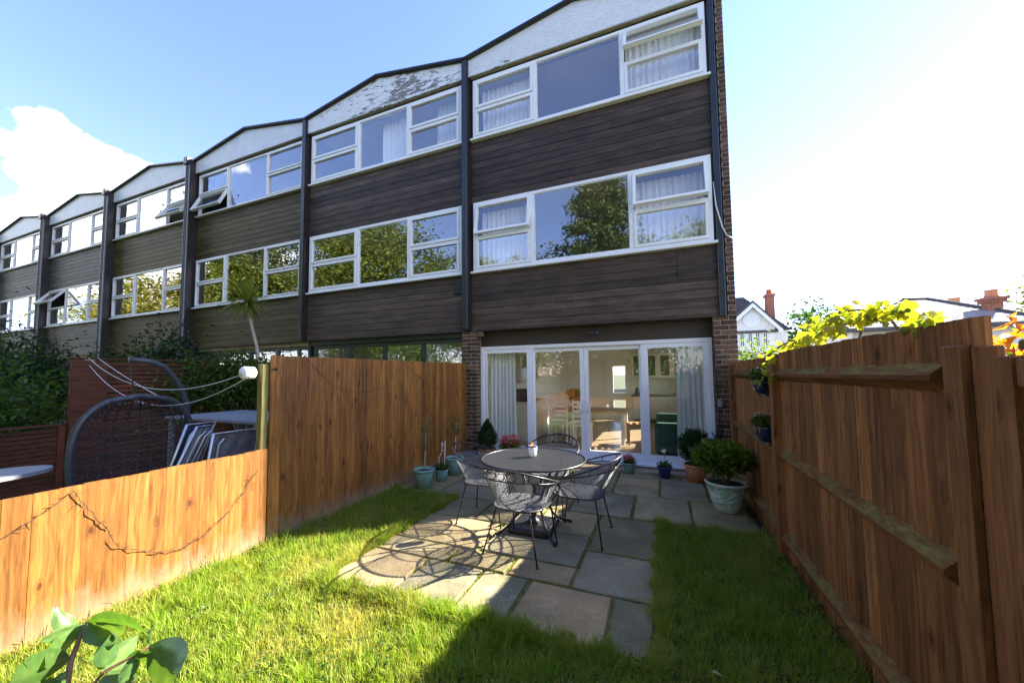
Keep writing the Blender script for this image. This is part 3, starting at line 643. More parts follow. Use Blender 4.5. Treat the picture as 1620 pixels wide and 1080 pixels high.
# sideboard with a microwave
sb = thing('sideboard', (-3.1, 9.0, .04), 'cream sideboard with panelled doors against the dining room wall', 'sideboard')
MB().cbox(-3.40, 8.2, .04, -2.93, 9.8, .92, .01).build('cabinet', 'cream_paint', sb); MB().cbox(-3.41, 8.17, .921, -2.90, 9.83, .95, .005).build('top', 'cream_paint', sb)
for k in range(3):
    d = MB().cbox(-2.929, 8.24+k*.52, .12, -2.91, 8.72+k*.52, .86, .006).build('door', 'cream_paint', sb); MB().tube([(-2.905, 8.66+k*.52, .5), (-2.885, 8.66+k*.52, .5)], .012, 8).build('knob', 'alu', d)
mw = thing('microwave', (-3.15, 8.75, .95), 'black microwave oven on the cream sideboard', 'microwave')
MB().cbox(-3.36, 8.45, .951, -2.98, 8.98, 1.25, .01).build('case', 'appliance', mw); MB().cbox(-2.979, 8.48, .98, -2.97, 8.83, 1.22, .004).build('door', 'plastic_black', mw)
dr = thing('dresser_top', (-3.3, 9.3, 1.4), 'cream glazed wall cabinet above the sideboard', 'cabinet')
MB().cbox(-3.40, 8.3, 1.42, -3.14, 9.8, 2.2, .008).build('carcass', 'cream_paint', dr)
for k in range(3): MB().box(-3.139, 8.36+k*.48, 1.50, -3.13, 8.74+k*.48, 2.12).build('pane', 'glass_dark', dr)
# dining table and chairs
dt = thing('dining_table', (-1.9, 9.0, .04), 'wooden dining table behind the patio doors', 'table')
MB().cbox(-2.5, 8.5, .72, -.75, 9.5, .76, .01).build('tabletop', 'decking_wood', dt)
for (x, y) in ((-2.42, 8.58), (-.83, 8.58), (-2.42, 9.42), (-.83, 9.42)): MB().cbox(x-.035, y-.035, .04, x+.035, y+.035, .719, .005).build('leg', 'white_paint', dt)
def dchair(loc, rz, label, mat='white_paint'):
    c = thing('dining_chair', (0, 0, 0), label, 'chair', 'chairs round the dining table'); c.name = 'dining_chair'
    MB().cbox(-.21, -.21, .43, .21, .21, .46, .008).build('seat', mat, c)
    for (x, y) in ((-.18, .18), (.18, .18)): MB().cbox(x-.018, y-.018, 0, x+.018, y+.018, .429, .004).build('leg', mat, c)
    for x in (-.18, .18): MB().cbox(x-.018, -.215, 0, x+.018, -.179, 1.0, .004).build('back_leg', mat, c)
    for k in range(5): MB().cbox(-.161, -.205, .52+k*.10, .161, -.188, .575+k*.10, .004).build('slat', mat, c)
    c.location = loc; c.rotation_euler = (0, 0, rz); return c
dchair((-2.15, 8.25, .04), 0, 'white slat-back dining chair behind the sliding door, beneath the gold flowers')
dchair((-1.65, 8.22, .04), .1, 'white slat-back dining chair in line with the sliding door handles')
dchair((-.55, 8.75, .04), 1.75, 'brown wooden dining chair at the end of the dining table', 'decking_wood')
vs_ = thing('flower_vase', (-1.95, 8.8, .76), 'vase of gold flowers on the dining table', 'vase'); MB().lathe([(.04, 0), (.06, .06), (.045, .16), (.055, .2)], (-1.95, 8.8, .761), 16).build('vase', 'glass_dark', vs_, True)
leaf_mesh('bloom', blob_pts(260, (-1.95, 8.8, 1.16), (.2, .2, .09), RNG), .06, 'petal_gold', vs_, .9, .5); leaf_mesh('foliage', blob_pts(200, (-1.95, 8.8, 1.03), (.13, .13, .1), RNG), .08, 'leaf_green', vs_, .4)
# kitchen
kt = thing('kitchen_units', (0, 12.8, .04), 'cream kitchen base units with a dark worktop at the back of the room', 'kitchen units')
MB().box(-.9, 12.5, .14, .74, 13.09, .88).build('carcass', 'cream_paint', kt); MB().cbox(-.92, 12.44, .881, .742, 13.09, .92, .004).build('worktop', 'worktop', kt)
for k in range(3):
    d = MB().cbox(-.89+k*.545, 12.47, .17, -.36+k*.545, 12.499, .86, .006).build('door', 'cream_paint', kt); MB().tube([(-.82+k*.545, 12.455, .78), (-.62+k*.545, 12.455, .78)], .008, 6).build('handle', 'alu', d)
kw = thing('wall_units', (0, 12.9, 1.45), 'cream glazed kitchen wall units above the worktop', 'kitchen units')
MB().box(-.92, 12.8, 1.45, .74, 13.09, 2.25).build('carcass', 'cream_paint', kw)
for k in range(4):
    d = MB(); frame_ring(d, -.91+k*.41, -.51+k*.41, 1.46, 2.24, .07, 12.775, 12.798); d = d.build('door', 'cream_paint', kw); MB().box(-.84+k*.41, 12.785, 1.53, -.58+k*.41, 12.79, 2.17).build('pane', 'glass_dark', d)
for x, hgt, lab, mt in ((-.75, .22, 'black kettle on the kitchen worktop', 'appliance'), (.5, .12, 'blue dish rack on the kitchen worktop', 'navy_fabric')):
    o = MB().lathe([(.08, 0), (.085, .05), (.06, hgt*.8), (.02, hgt)], (x, 12.7, .921), 16).build('kettle' if hgt > .2 else 'dish_rack', mt, None, True, origin=(x, 12.7, .92)); tag(o, lab, 'kettle' if hgt > .2 else 'rack')
sf = thing('sofa', (.25, 8.4, .04), 'dark teal sofa behind the patio door', 'sofa')
MB().cbox(-.15, 7.75, .10, .70, 9.3, .42, .04).build('seat', 'fabric_teal', sf); MB().cbox(.50, 7.75, .421, .72, 9.3, .85, .05).build('backrest', 'fabric_teal', sf)
MB().cbox(-.15, 7.52, .08, .72, 7.749, .66, .05).build('arm', 'fabric_teal', sf); MB().cbox(-.15, 9.301, .08, .72, 9.52, .66, .05).build('arm', 'fabric_teal', sf)

# small fittings on the end house (parts of it)
fl = MB().cbox(-1.20, YF+.02, 2.29, -1.0, YF+.10, 2.35, .01).tube([(-1.1, YF+.12, 2.46), (-1.1, YF+.08, 2.34)], .012, 6).tube([(-.99, YF+.06, 2.34), (-.93, YF+.05, 2.40)], .006, 5); fl.build('flood_light', 'plastic_black', H1)
MB().cbox(.79, YF-.05, 1.08, .85, YF-.002, 1.20, .008).build('switch_box', 'grey_slat', H1)
MB().tube([(.775, YD-.05, 2.12), (.778, YF-.012, 2.0), (.78, YF-.014, 1.3), (.80, YF-.02, 1.2)], .008, 6).tube([(.80, YF-.02, 1.08), (.79, YF-.015, .8), (.81, YF-.015, .6), (.80, YF-.012, .3)], .008, 6).build('cable', 'plastic_black', H1, True)
MB().tube([(.82, YF-.004, .66), (.80, YF-.05, .66), (.72, YF-.075, .64), (.68, YF-.07, .70)], .011, 6).tube([(.75, YF-.07, .645), (.70, YF-.09, .58)], .011, 6).build('hose_hook', 'plastic_black', H1, True)
MB().tube([(.855, YF-.03, 4.6), (.87, YF-.07, 4.2), (.94, YF-.08, 3.85), (1.0, YF-.03, 3.72), (1.085, YF-.02, 3.66)], .009, 6).build('loose_cable', 'cord_white', H1, True)

# ------------------------------------------------------------------ fences
def board_me(w, h, mat, t=.02, thin=.009):
    b = MB(); # feather-edge board, face towards -X local is 0; local axis: y along fence, z up, x depth
    b.add([(0, 0, 0), (0, w, 0), (t, w, 0), (t, 0, 0), (0, 0, h), (0, w, h), (t, w, h), (t, 0, h)], [(0, 1, 2, 3), (7, 6, 5, 4), (0, 4, 5, 1), (1, 5, 6, 2), (2, 6, 7, 3), (3, 7, 4, 0)])
    return b
def board(parent, x, y, w, z0, z1, mat, side, tilt=.015):
    """side=+1: face looks to +X, -1: to -X"""
    t = .016; a, c = (x-t, x)
    xa0, xb0 = (x, x+side*tilt)
    vs = [(xa0, y, z0), (xb0, y+w, z0), (x-side*t, y+w, z0), (x-side*t, y, z0), (xa0, y, z1), (xb0, y+w, z1), (x-side*t, y+w, z1), (x-side*t, y, z1)]
    fs = [(0, 3, 2, 1), (4, 5, 6, 7), (0, 1, 5, 4), (1, 2, 6, 5), (2, 3, 7, 6), (3, 0, 4, 7)]
    if side < 0: fs = [f[::-1] for f in fs]
    return MB().add(vs, [f[::-1] for f in fs]).build('board', mat, parent, origin=(x, y, z0))
rf_ = random.Random(5)
lf = thing('board_fence', (FX0, -1.3, 0), 'low orange close-board fence in full sun along the lawn', 'fence')
y = -2.96
while y < 2.46:
    w = rf_.uniform(.098, .112); board(lf, FX0+rf_.uniform(-.003, .003), y, min(w, 2.50-y), -.04, .90+rf_.uniform(-.004, .004)+(.004 if int(y*3) % 2 else 0), 'fence_orange', 1); y += w+.006
MB().box(FX0-.07, -2.96, .15, FX0-.017, 2.43, .23).box(FX0-.07, -2.96, .70, FX0-.017, 2.43, .78).build('rail', 'fence_orange', lf)
tf = thing('board_fence', (FX0, 4.5, 0), 'tall orange-brown close-board fence running up to the brick pier', 'fence')
y = 2.50
while y < 6.40:
    w = rf_.uniform(.094, .108); board(tf, FX0+rf_.uniform(-.003, .003), y, min(w, 6.44-y), -.03, 1.815+(y-2.5)*.006+rf_.uniform(-.004, .004), 'fence_orange', 1); y += w+.006
for z in (.25, .95, 1.6): MB().box(FX0-.07, 2.52, z, FX0-.017, 6.43, z+.07).build('rail', 'fence_orange', tf)
MB().cbox(FX0-.088, 2.425, -.05, FX0-.018, 2.497, 1.73, .006).build('post', 'post_green', tf)
bf = thing('board_fence', (-1.3, -3.0, 0), 'low orange fence closing the far end of the lawn', 'fence')
x = FX0
while x < 1.0:
    MB().box(x, -3.0, -.04, x+.098, -2.98, .60+rf_.uniform(-.01, .01)).build('board', 'fence_orange', bf); x += .1
# right-hand fence
def arris(parent, ya, yb, z, h=.062, d=.06):
    MB().prism([(0, -h), (-d, -.012), (-d, .008), (0, h)], lambda u, w: (FX1+u, ya, z+w), lambda u, w: (FX1+u, yb, z+w)).build('rail', 'rail_mossy', parent)
rfn = thing('board_fence', (FX1, 3.9, 0), 'tall shaded brown close-board fence with mossy rails and hanging blue pots', 'fence')
for (ya, yb, zt) in ((3.955, 6.02, 1.745), (1.66, 3.865, 1.775)):
    y = ya
    while y < yb-.02:
        w = rf_.uniform(.095, .125); board(rfn, FX1+rf_.uniform(-.003, .003), y, min(w, yb-y), -.02, zt+rf_.uniform(-.004, .004), 'fence_brown', -1); y += w+.002
for (ya, yb) in ((3.96, 6.0), (1.83, 3.86)):
    for z in (1.575, .885, .19): arris(rfn, ya, yb, z)
for y in (6.05, 3.91): MB().cbox(FX1-.075, y-.044, -.05, FX1+.02, y+.048, 1.70 if y > 5 else 1.76, .005).build('post', 'post_brown', rfn)
MB().cbox(FX1-.048, 1.70, -.05, FX1-.014, 1.785, 1.685, .005).build('post', 'post_brown', rfn)
MB().cbox(FX1+.0165, 1.84, -.065, FX1+.045, 6.0, -.022+.12, .004).build('gravel_board', 'post_brown', rfn)
ln = thing('board_fence', (FX1, -.8, 0), 'lower brown fence panel with a pale capping beyond the corner post', 'fence')
y = -2.96
while y < 1.68:
    w = rf_.uniform(.095, .12); board(ln, FX1+.015+rf_.uniform(-.003, .003), y, min(w, 1.695-y), -.03, 1.64, 'fence_brown', -1); y += w+.002
MB().cbox(FX1-.035, -2.96, 1.655, FX1+.06, 1.50, 1.685, .006).build('capping', 'post_green', ln)
MB().cbox(FX1-.03, -2.96, 1.55, FX1+.005, 1.52, 1.63, .004).build('rail', 'post_brown', ln); MB().cbox(FX1-.03, -2.96, .70, FX1+.005, 1.52, .79, .004).build('rail', 'post_brown', ln)
MB().cbox(FX1-.028, 1.54, -.05, FX1+.01, 1.60, 1.64, .004).build('stile', 'post_brown', ln); MB().cbox(FX1-.02, 1.60, -.05, FX1+.005, 1.698, 1.675, .004).build('stile', 'post_brown', ln)
gt = thing('side_gate', (FX1, 6.25, 0), 'brown boarded side gate with a diagonal brace between the brick corner and the fence', 'gate')
for k in range(4): board(gt, FX1, 6.105+k*.085, .083, .03, 1.73, 'fence_brown', -1, .002)
for z in (.25, .90, 1.5): MB().cbox(FX1-.04, 6.11, z, FX1-.003, 6.43, z+.09, .004).build('ledge', 'post_brown', gt)
MB().prism([(6.12, .34), (6.18, .34), (6.43, .89), (6.37, .89)], lambda u, w: (FX1-.038, u, w), lambda u, w: (FX1-.004, u, w)).prism([(6.12, .99), (6.18, .99), (6.43, 1.49), (6.37, 1.49)], lambda u, w: (FX1-.038, u, w), lambda u, w: (FX1-.004, u, w)).build('brace', 'post_brown', gt)
# dry vine on the low fence, cord on the tall one
def swag(pts, seed, twig=True):
    r = random.Random(seed); out = MB(); p3 = []
    for i in range(len(pts)-1):
        for k in range(8):
            t = k/8; a, b = pts[i], pts[i+1]
            p3.append((FX0+.02+r.uniform(0, .012), a[0]+(b[0]-a[0])*t+r.uniform(-.006, .006), a[1]+(b[1]-a[1])*t+r.uniform(-.006, .006)))
    out.tube(p3, [(.0022 if twig else .0016)+.001*r.random() for _ in p3], 5)
    if twig:
        for p in p3[::3]:
            q = (p[0]+r.uniform(.0, .03), p[1]+r.uniform(-.06, .06), p[2]+r.uniform(-.05, .04)); out.tube([p, ((p[0]+q[0])/2+.004, (p[1]+q[1])/2, (p[2]+q[2])/2+.008), q], [.002, .0017, .0008], 4)
    return out
def fpt(x, y): p = atX(x, y, FX0+.02); return (p.y, p.z)
sv = swag([fpt(*p) for p in ((0, 852), (60, 817), (115, 777), (135, 800), (165, 832), (185, 863), (235, 873), (285, 869), (325, 845), (365, 805), (392, 768), (405, 745))], 3).build('dry_vine', 'twig', None, True, origin=(FX0+.02, 1.5, .4)); tag(sv, 'dry leafless vine looped along the low sunlit fence', 'vine')
cc_ = swag([fpt(*p) for p in ((485, 567), (520, 605), (550, 618), (580, 620), (610, 608), (640, 574), (660, 595), (690, 617), (715, 617))], 9, False).build('garland_cord', 'twig', None, True, origin=(FX0+.02, 4, 1.6)); tag(cc_, 'thin dark cord looped along the tall shaded fence', 'cord')

# ------------------------------------------------------------------ garden table and chairs
TC = (-1.28, 3.73); TZ, TR = .72, .54
tb = thing('garden_table', (TC[0], TC[1], 0), 'round black steel mesh table on the patio', 'table')
b = MB(); ring = [(TC[0]+TR*math.cos(a*math.pi/36), TC[1]+TR*math.sin(a*math.pi/36), TZ) for a in range(72)]
b.tube(ring, .011, 8, closed=True); b.build('rim', 'steel_black', tb, True)
b = MB(); pitch = .0125; k = -int(TR/pitch)
for s_ in (1, -1):
    for q in range(k, -k+1):
        d = q*pitch; h = math.sqrt(max(0, TR*TR-d*d))
        if h < .02: continue
        ca, sa = math.cos(s_*math.radians(33)), math.sin(s_*math.radians(33))
        def pt(u, w, z): return (TC[0]+u*ca-w*sa, TC[1]+u*sa+w*ca, z)
        wd = .0006
        vs = [pt(-h, d-wd, TZ-.0004), pt(h, d-wd, TZ-.0004), pt(h, d+wd, TZ-.0004), pt(-h, d+wd, TZ-.0004), pt(-h, d-wd, TZ+.0018+.0003*s_), pt(h, d-wd, TZ+.0018+.0003*s_), pt(h, d+wd, TZ+.0018+.0003*s_), pt(-h, d+wd, TZ+.0018+.0003*s_)]
        b.add(vs, [(3, 2, 1, 0), (4, 5, 6, 7), (0, 1, 5, 4), (1, 2, 6, 5), (2, 3, 7, 6), (3, 0, 4, 7)])
b.build('mesh_top', 'mesh_glint_grey', tb)
b = MB()
for a in range(4):
    w = math.radians(45+90*a); c, s_ = math.cos(w), math.sin(w)
    b.tube([(TC[0]+c*.05, TC[1]+s_*.05, TZ-.012), (TC[0]+c*TR, TC[1]+s_*TR, TZ-.012)], .006, 6)
b.tube([(TC[0]+.30*math.cos(q*math.pi/18), TC[1]+.30*math.sin(q*math.pi/18), TZ-.02) for q in range(36)], .006, 6, closed=True)
b.build('brace', 'steel_black', tb, True)
for a in range(4):
    w = math.radians(45+90*a); c, s_ = math.cos(w), math.sin(w)
    b = MB().tube([(TC[0]+c*r, TC[1]+s_*r, z) for r, z in ((.40, TZ-.014), (.33, .60), (.22, .45), (.16, .34), (.17, .22), (.24, .11), (.36, .035), (.44, .014))], .0125, 8)
    b.lathe([(.02, 0), (.024, .006), (.012, .014)], (TC[0]+c*.44, TC[1]+s_*.44, .001), 10)
    b.build('leg', 'steel_black', tb, True)
    lp = MB().tube([(TC[0]+c*(.245+.055*math.cos(q*math.pi/9)), TC[1]+s_*(.245+.055*math.cos(q*math.pi/9)), .545+.05*math.sin(q*math.pi/9)) for q in range(18)], .006, 6, closed=True); lp.build('scroll', 'steel_black', tb, True)
MB().tube([(TC[0]+.16*math.cos(q*math.pi/12), TC[1]+.16*math.sin(q*math.pi/12), .31) for q in range(24)], .008, 6, closed=True).build('stretcher_ring', 'steel_black', tb, True)
pbx, pby = atZ(843, 838, 0).x, TC[1]+.0
ps = thing('parasol_base', (pbx, pby, 0), 'square black parasol base with a short tube under the round table', 'parasol base')
MB().cbox(pbx-.22, pby-.22, .002, pbx+.22, pby+.22, .07, .022).build('weight', 'plastic_black', ps); MB().lathe([(.07, .071), (.055, .10), (.03, .12), (.03, .42), (.034, .42), (.034, .46)], (pbx, pby, 0), 16).build('tube', 'steel_black', ps, True)
cup = thing('white_cup', (-1.305, 3.79, TZ), 'white planter cup with a blue rim on the round table', 'cup')
MB().lathe([(.036, .004), (.042, .03), (.05, .115), (.046, .117), (.042, .1), (.03, .012)], (-1.305, 3.79, TZ+.004), 20).build('body', 'cup_white', cup, True)
MB().lathe([(.0505, .104), (.053, .112), (.0525, .118), (.0505, .119), (.0500, .104)], (-1.305, 3.79, TZ+.004), 20).build('rim', 'blue_glaze', cup, True)
MB().lathe([(.043, .09), (.02, .1), (.004, .104)], (-1.305, 3.79, TZ+.004), 12).build('soil', 'soil', cup); leaf_mesh('sprig', blob_pts(14, (-1.315, 3.79, TZ+.125), (.025, .025, .018), RNG), .03, 'leaf_autumn', cup, .6, .4)

def make_chair():
    """mesh tub chair, back towards -Y, seat centre at the origin"""
    c = thing('garden_chair', (0, 0, 0), 'chair', 'chair')
    A = 118
    def shell_pt(u, v):        # u 0..1 round the tub, v 0..1 seat edge to rim
        th = math.radians(-A+2*A*u); back = .5+.5*math.cos(math.radians(-180*1+360*u)); back = 1-back if False else math.cos(th/1.35)
        r = .235+.095*v**1.2; x = r*math.sin(th)*1.02; yv = -r*math.cos(th)*(1.0)-(.05*v*max(0, back))
        zt = .60+.10*max(0, math.cos(th*.75)); z = .425+(zt-.425)*v
        return (x, yv, z)
    def rim_pt(u):
        x, yv, z = shell_pt(u, 1); k = max(0, math.sin(math.pi*u))**1.5
        return (x*1.01, yv-.035*k, z+.105*k)
    nu, nv = 74, 24; b = MB(); w = .0013
    for i in range(nu+1): b.tube([shell_pt(i/nu, j/6) for j in range(7)], w, 3, cap=False)
    for j in range(nv+1): b.tube([shell_pt(i/20, j/nv) for i in range(21)], w, 3, cap=False)
    b.build('back_mesh', 'mesh_glint_grey', c)
    b = MB(); b.tube([shell_pt(i/40, 1) for i in range(41)], .0062, 7); b.tube([shell_pt(0, j/6) for j in range(7)], .006, 6); b.tube([shell_pt(1, j/6) for j in range(7)], .006, 6); b.build('back_frame', 'steel_black', c, True)
    b = MB().tube([rim_pt(i/40) for i in range(41)], .0085, 8)
    b.build('top_rail', 'steel_black', c, True)
    for u in (.22, .36, .64, .78): MB().tube([shell_pt(u, 1), rim_pt(u)], .0045, 6).build('spindle', 'steel_black', c, True)
    for u in (.43, .5, .57):
        p, q = Vector(shell_pt(u, 1)), Vector(rim_pt(u)); mid = (p+q)/2; rad = (q-p).length*.42; tx = Vector((1, 0, 0))
        MB().tube([mid+tx*rad*math.cos(a*math.pi/8)*.9+(q-p).normalized()*rad*math.sin(a*math.pi/8) for a in range(16)], .0042, 5, closed=True).build('scroll', 'steel_black', c, True)
    # seat
    def edge(a):
        cx, sy = math.cos(a), math.sin(a); r = .245/max(abs(cx)**3+abs(sy)**3, 1e-6)**(1/3.0); return (min(max(r*cx, -.245), .245), r*sy)
    ring = [(*edge(a*math.pi/24), .42) for a in range(48)]
    MB().tube(ring, .0075, 7, closed=True).build('seat_frame', 'steel_black', c, True)
    b = MB(); st = .0095; n = int(.235/st)
    for q in range(-n, n+1):
        d = q*st; h = .24*(1-min(1, abs(d)/.245)**3)**(1/3.0)
        def sz(x, y): return .42-.016*(1-(x*x+y*y)/.06)
        b.tube([(d, -h+2*h*k/6, sz(d, -h+2*h*k/6)) for k in range(7)], .0013, 3, cap=False); b.tube([(-h+2*h*k/6, d, sz(-h+2*h*k/6, d)) for k in range(7)], .0013, 3, cap=False)
    b.build('seat_mesh', 'mesh_glint_grey', c)
    for (x, y, fx, fy) in ((-.20, .17, -.235, .235), (.20, .17, .235, .235), (-.17, -.19, -.27, -.26), (.17, -.19, .27, -.26)):
        l = MB().tube([(x*.9, y*.9, .418), (x, y, .40), (fx, fy, .012)], .0078, 7).lathe([(.012, 0), (.013, .008), (.008, .016)], (fx, fy, .001), 8); l.build('leg', 'steel_black', c, True)
    for sx in (-1, 1):
        u = 0 if sx < 0 else 1; p = shell_pt(u, 1)
        MB().tube([p, (p[0]*.97, p[1]+.03, .52), (sx*.225, .15, .425)], .0075, 7).build('arm_support', 'steel_black', c, True)
    return c
ch = make_chair(); ch['group'] = 'mesh chairs round the garden table'
def chair_at(o, loc, face):  # face: direction the sitter looks, degrees from +Y towards +X
    o.location = loc; o.rotation_euler = (0, 0, -math.radians(face))
chair_at(ch, (-1.23, 3.27, .002), 8); ch['label'] = 'black mesh garden chair turned to the sliding doors, standing half in the sun'
c2 = copy_tree(ch, label='black mesh garden chair on the fence-with-blue-pots side of the table'); chair_at(c2, (-.80, 3.77, .002), -88)
c3 = copy_tree(ch, label='black mesh garden chair on the side of the table by the mint pots'); chair_at(c3, (-1.86, 3.83, .002), 86)
c4 = copy_tree(ch, label='black mesh garden chair between the table and the patio doors'); chair_at(c4, (-1.30, 4.42, .002), 184)

# ------------------------------------------------------------------ pots and plants on the patio
def pot(name, x, y, prof, mat, label, cat='plant pot', soil=None, z=0, group=None, n=26):
    t = thing(name, (x, y, z), label, cat, group)
    rt, zt = prof[-1]; inner = [(rt*.90, zt-.002), (rt*.86, zt-.035), (.01, zt-.038)]
    MB().lathe(prof+inner[:2], (x, y, z+.002), n).build('pot', mat, t, True)
    MB().lathe([(rt*.885, zt-.05), (rt*.86, zt-.032), (rt*.4, zt-.024), (.005, zt-.02)], (x, y, z), 14).build('soil', 'soil', t); return t
def bucket(r0, r1, h, lip=.012): return [(r0, 0), (r0+(r1-r0)*.82, h*.8), (r1*.97, h*.86), (r1+lip*.6, h*.865), (r1+lip, h*.97), (r1+lip*.5, h)]
M1 = (-3.20, 4.50); M2 = (-3.16, 4.90); M3 = (-3.17, 5.30)
def sapling(x, y, h0, h1, label, ph, r, nl):
    t = pot('potted_sapling', x, y, bucket(ph*.40, ph*.52, ph), 'mint_glaze', label, 'potted plant', group='mint pots by the tall fence')
    MB().tube([(x, y, ph-.04), (x+.01, y+.01, (ph+h0)/2), (x+.02, y, h0), (x+.03, y, (h0+h1)/2)], [.011, .010, .009, .004], 7).build('stem', 'bark_pale', t, True)
    rr = np.random.default_rng(int(h1*100)); tw = MB(); pts = []
    for k in range(16):
        a = rr.uniform(0, 6.28); e = Vector((x+.02+math.cos(a)*r*rr.uniform(.4, 1), y+math.sin(a)*r*rr.uniform(.4, 1), rr.uniform(h0+.06, h1))); s0 = Vector((x+.02, y, h0-.02)); mid = (s0+e)/2+Vector((0, 0, .03)); tw.tube([s0, mid, e], [.004, .003, .0015], 4)
        for q in range(nl): u = rr.uniform(.3, 1.05); p = s0*(1-u)**2+mid*2*u*(1-u)+e*u*u if u <= 1 else e; pts.append(np.array(p)+rr.normal(size=3)*.018)
    tw.build('twigs', 'bark', t); leaf_mesh('foliage', pts, .034, 'leaf_olive', t, .4, .4, rng=rr); return t
sapling(M1[0], M1[1], .53, 1.02, 'mint green pot with the tallest thin bare-stemmed sapling, at the edge of the lawn', .27, .13, 14)
t = pot('potted_herb', M2[0], M2[1], bucket(.075, .095, .17), 'mint_glaze', 'small mint pot with a little white ladder trellis between two saplings', 'potted plant', group='mint pots by the tall fence')
leaf_mesh('foliage', blob_pts(160, (M2[0], M2[1], .20), (.10, .10, .055), RNG), .05, 'leaf_mid', t, .45, .4)
MB().tube([(M2[0]-.05, M2[1], .13), (M2[0]-.05, M2[1], .33), (M2[0]-.0, M2[1], .43), (M2[0]+.005, M2[1], .58)], .006, 6).tube([(M2[0]+.04, M2[1], .13), (M2[0]+.055, M2[1], .40), (M2[0]+.06, M2[1], .60)], .006, 6).tube([(M2[0]+.0, M2[1], .44), (M2[0]+.06, M2[1], .47)], .005, 5).tube([(M2[0]+.003, M2[1], .53), (M2[0]+.06, M2[1], .56)], .005, 5).build('trellis', 'cord_white', t, True)
sapling(M3[0], M3[1], .62, 1.05, 'mint green pot with a round-headed sapling next to the table chair', .27, .17, 16)
def shrub(name, x, y, prof, mat, label, c, r, n, size, lm, z=0, aspect=.3, group=None, up=.4, droop=-.3, col=None, stems=3, cone=False):
    t = pot(name, x, y, prof, mat, label, 'potted plant', z=z, group=group); zt = z+prof[-1][1]
    s = MB()
    for k in range(stems): a = 6.28*k/max(1, stems); s.tube([(x+.01*math.cos(a), y+.01*math.sin(a), zt-.04), (x+r[0]*.35*math.cos(a), y+r[1]*.35*math.sin(a), c[2]-r[2]*.3), (x+r[0]*.5*math.cos(a), y+r[1]*.5*math.sin(a), c[2]+r[2]*.3)], [.008, .006, .002], 5)
    s.build('stem', 'bark', t)
    rr = np.random.default_rng(n); pts = blob_pts(n, c, r, rr)
    if cone:
        f = (pts[:, 2]-(c[2]-r[2]))/(2*r[2]); k = np.clip(1.25-1.0*f, .12, 1)[:, None]; pts[:, :2] = np.array(c[:2])+(pts[:, :2]-np.array(c[:2]))*k
    lump = np.sin(pts[:, :1]*31+pts[:, 2:]*23)*.06+np.sin(pts[:, 1:2]*37)*.05; pts = np.array(c)+(pts-np.array(c))*(1+lump)
    d = pts-np.array((c[0], c[1], c[2]-r[2])); leaf_mesh('foliage', pts, size*rr.uniform(.7, 1.3, n), lm, t, aspect, up, dirs=d/np.linalg.norm(d, axis=1, keepdims=True)+rr.normal(size=(n, 3))*.5, rng=rr); return t
PT = (-3.02, 6.22)
shrub('potted_conifer', PT[0], PT[1], bucket(.11, .15, .25), 'terracotta', 'terracotta pot with a pointed dwarf conifer by the brick pier', (PT[0], PT[1], .50), (.20, .20, .29), 2600, .055, 'leaf_needle', aspect=.16, cone=True)
t = pot('potted_flowers', -2.56, 6.2, bucket(.09, .12, .2), 'terracotta', 'terracotta pot of pink and lime flowers against the patio door', 'potted plant')
leaf_mesh('foliage', blob_pts(420, (-2.56, 6.2, .32), (.18, .17, .12), RNG), .065, 'leaf_bright', t, .6, .5); leaf_mesh('bloom', blob_pts(240, (-2.56, 6.2, .42), (.18, .17, .09), RNG, .7), .048, 'petal_red', t, .9, .6)
def small_flower(xy, mat, label, bl):
    t = pot('potted_flowers', *xy, bucket(.075, .105, .17), mat, label, 'potted plant'); x, y = xy
    leaf_mesh('foliage', blob_pts(150, (x, y, .19), (.10, .10, .05), RNG), .05, 'leaf_mid', t, .5, .5)
    if bl == 'petal_red': leaf_mesh('bloom', blob_pts(120, (x, y, .25), (.09, .09, .05), RNG), .04, bl, t, .6, .5)
    else:
        MB().tube([(x, y, .16), (x+.01, y, .3), (x, y, .40)], [.004, .003, .003], 5).build('stalk', 'leaf_mid', t); leaf_mesh('bloom', blob_pts(40, (x, y, .40), (.028, .028, .028), RNG), .03, bl, t, .9, .5)
small_flower((-.53, 6.30), 'mint_glaze', 'small mint pot of red cyclamen in front of the patio doors', 'petal_red')
small_flower((.0, 6.22), 'blue_glaze', 'small cobalt blue pot with one white bloom in front of the patio doors', 'petal_white')
shrub('potted_conifer', .43, 6.16, bucket(.12, .155, .25), 'terracotta', 'terracotta pot with a rounded dark conifer by the patio door frame', (.43, 6.16, .50), (.22, .20, .25), 2600, .06, 'leaf_needle', aspect=.16)
BP = (.66, 4.98)
shrub('potted_bush', BP[0], BP[1], [(.115, 0), (.13, .02), (.165, .12), (.20, .25), (.208, .30), (.225, .315), (.23, .33), (.22, .34)], 'celadon', 'large pale green glazed pot with a spreading leafy bush at the corner of the patio', (BP[0]-.03, BP[1], .60), (.31, .30, .18), 1500, .075, 'leaf_bright', aspect=.5, up=.7, stems=6)
